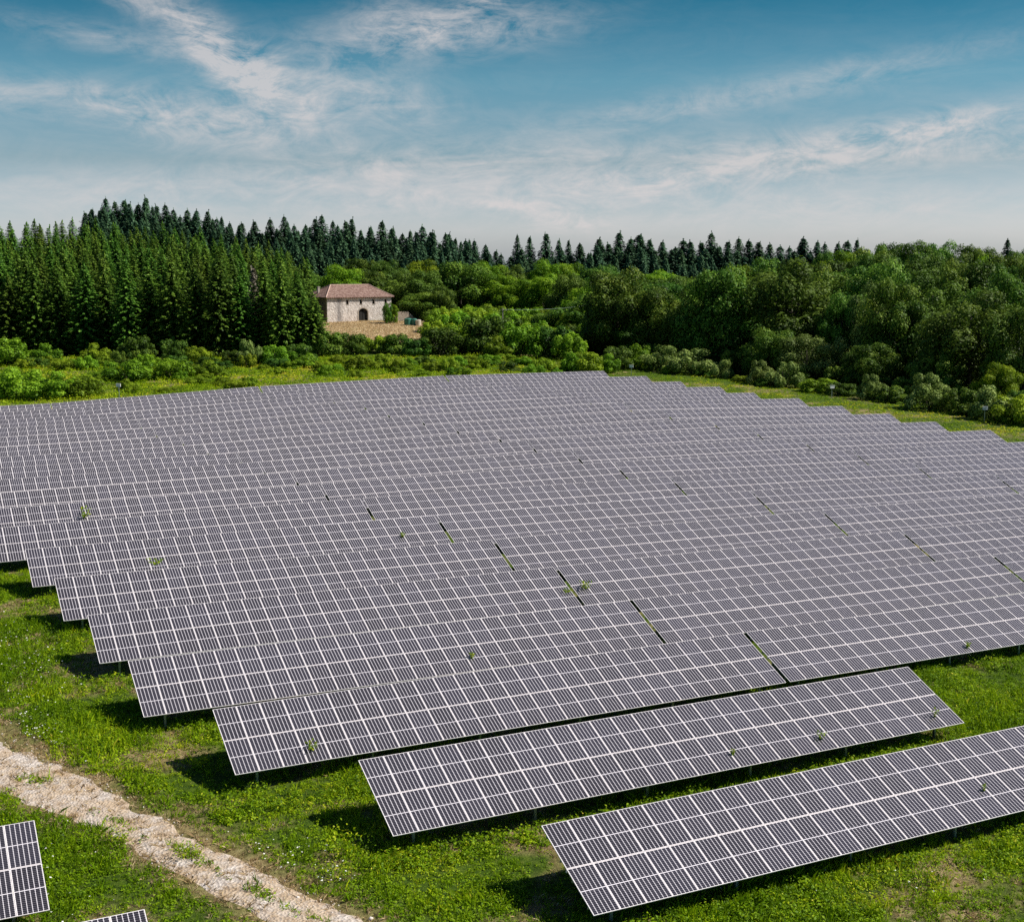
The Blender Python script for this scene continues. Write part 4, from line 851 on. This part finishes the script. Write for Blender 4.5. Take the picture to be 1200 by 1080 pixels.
    v, f, a = cat(p2); o = obj('dry_grass', mesh_np('dry_grass', v, f, [M['straw']], a)); tag(o, 'bleached dry grass along the track and on the meadow by the house', 'grass', kind='stuff')
    # stones on the track
    X, Y, Z, d, px = scatter(60000, 38, 110, .9); td = track_dist(X, Y); k = (td < .95) & (rng.random(len(X)) < .12 + .6 * (vnoise(X, Y, 1.8, 81) > .55)); X, Y, Z = X[k], Y[k], Z[k]; n = len(X)
    ico = np.array([[1, 0, 0], [0, 1, 0], [-1, 0, 0], [0, -1, 0], [0, 0, 1], [0, 0, -1]], float); tf = np.array([[0, 1, 4], [1, 2, 4], [2, 3, 4], [3, 0, 4], [1, 0, 5], [2, 1, 5], [3, 2, 5], [0, 3, 5]])
    s = (rng.uniform(.02, .05, n) * (1 + (rng.random(n) < .06) * 1.2))[:, None, None]; V = ico[None] * s * rng.uniform(.6, 1.3, (n, 6, 3)) + np.c_[X, Y, Z + .02][:, None]
    me = mesh_np('gravel', V.reshape(-1, 3), (tf[None] + np.arange(n)[:, None, None] * 6).reshape(-1, 3), [simple('pale_stones', (.58, .53, .48), .9, 0, .45, 7)]); tag(obj('gravel', me), 'pale loose stones scattered over the dirt track', 'gravel', kind='stuff')
    # white flowers
    fl = []
    for (cx, cy2, sx_, sy2, n) in ((20, 790, 60, 50, 160), (70, 920, 30, 22, 190), (30, 865, 40, 18, 120), (10, 760, 30, 30, 60), (330, 1000, 50, 20, 30), (395, 1030, 20, 10, 20), (1040, 860, 60, 30, 18), (60, 1040, 90, 40, 26), (980, 1020, 150, 30, 18)):
        for _ in range(n):
            q = g_at(np.clip(cx + rng.normal() * sx_ * .6, -40, 1240), min(1120, cy2 + rng.normal() * sy2 * .6)); fl.append((q[0], q[1]))
    fl = np.array(fl); fl = fl[track_dist(fl[:, 0], fl[:, 1]) > 1.08]; z = G(fl[:, 0], fl[:, 1]) + .22; N = unit(len(fl)) * .35 + [0, 0, 1]; N /= np.linalg.norm(N, axis=1, keepdims=True); s = rng.uniform(.025, .055, len(fl)); v, f = cards(np.c_[fl, z], N, s, s)
    tag(obj('wild_flowers', mesh_np('wild_flowers', v, f, [M['flower']])), 'tiny white wild flowers dotted through the weeds', 'flowers', kind='stuff')
low_plants()

# ------------------------------------------------------------------ single weeds that stand out
def weed_mesh(nl, h, r, leaf, m=None, name='leaves'):
    C, A = [], []
    for i in range(nl):
        t = (i + 1) / nl; a = i * 2.4; k = 5; C.append(np.c_[np.cos(a) * r * t ** .5 * rng.uniform(.2, 1, k), np.sin(a) * r * t ** .5 * rng.uniform(.2, 1, k), h * t + rng.normal(size=k) * .08 * h]); A.append(rng.uniform(.3, .95, k))
    C = np.concatenate(C); A = np.concatenate(A); C[:, 2] = np.maximum(C[:, 2], .02); N = unit(len(C)) + [0, 0, .6]; N /= np.linalg.norm(N, axis=1, keepdims=True); v, f = cards(C, N, leaf * rng.uniform(.6, 1.2, len(C)), leaf * .5); return mesh_np(name, v, f, [m or M['herb']], A)
def weed(px, py, k, h, r, leaf, label, nl=12, onpanel=True):
    rr = ray(px, py); y = Y0 + PR * k
    if onpanel:
        xs, zs = QU[k][1], QU[k][2]; t = y / rr[1]; zt = np.interp(rr[0] * t, xs, zs); tn = math.tan(TILT); t = (zt - y * tn) / (rr[2] - rr[1] * tn); X, Y = rr[0] * t, rr[1] * t; zp = rr[2] * t + CZ
        g = G1d(X, Y); base = g; H_ = zp - g + h
    else:
        q = g_at(px, py); X, Y = q; base = G1d(X, Y); H_ = h
    root = empty('climbing_weed' if onpanel else 'weed_clump', (X, Y, base), U_(0, 6)); tag(root, label, 'plant')
    if onpanel: obj('stem', MB().tube([(0, 0, -.05), (.05, .03, H_ * .5), (0, 0, H_)], [.02, .015, .008], 5).mesh('stem', [M['bark']]), root); obj('leaves', weed_mesh(nl, h, r, leaf), root, (0, 0, H_ - h))
    else: obj('leaves', weed_mesh(nl, h, r, leaf), root)
for a in ((366, 879, 2, .45, .38, .07, 'leafy weed poking over the lower modules of the third row, near its left end'), (686, 690, 4, .5, .45, .09, 'tall weed growing up beside the gap in the fifth row'), (183, 661, 5, .35, .7, .09, 'weed spray lying over the sixth row near its left end'), (100, 607, 8, .8, .6, .12, 'large feathery weed above the ninth row on the left'), (553, 771, 3, .3, .2, .06, 'brown green weed tip on the fourth row, left of its gap'),
          (962, 866, 1, .35, .28, .06, 'weed over the lower edge of the second row, left of its right end'), (1096, 840, 1, .45, .2, .05, 'dry weed close to the right end of the second row'), (859, 884, 1, .25, .15, .05, 'small weed on the second row table, lower middle'), (1153, 926, 0, .25, .14, .045, 'small weed on the nearest row table, far right'), (665, 694, 4, .2, .4, .06, 'low weed left of the gap in the fifth row'), (702, 611, 7, .5, .3, .09, 'small weed in the eighth row, right of the middle'), (934, 546, 9, .4, .3, .1, 'weed tuft in the tenth row on the right'), (1134, 759, 2, .3, .2, .06, 'weed at the lower edge of the third row near the right picture edge'),
          (472, 629, 6, .3, .25, .08, 'little weed over the seventh row, left of the gap')): weed(*a)
for a in ((400, 1005, 0, 1.1, .9, .075, 'tall bushy weed right in front of the second row left end'), (262, 955, 0, .8, 1.2, .07, 'dark bushy weed clump beside the track, below the third row'), (395, 1030, 0, .7, .9, .06, 'lower bushy weed beside the tall one by the track'), (232, 900, 0, .8, .7, .07, 'pale leaved young shrub in the shadow of the third row end'), (140, 985, 0, .6, .9, .06, 'dark grass clump between the track and the left table'), (220, 1005, 0, .5, .8, .06, 'green weed clump below the track middle')):
    weed(*a[:2], a[2], a[3], a[4], a[5], a[6], 46, False)
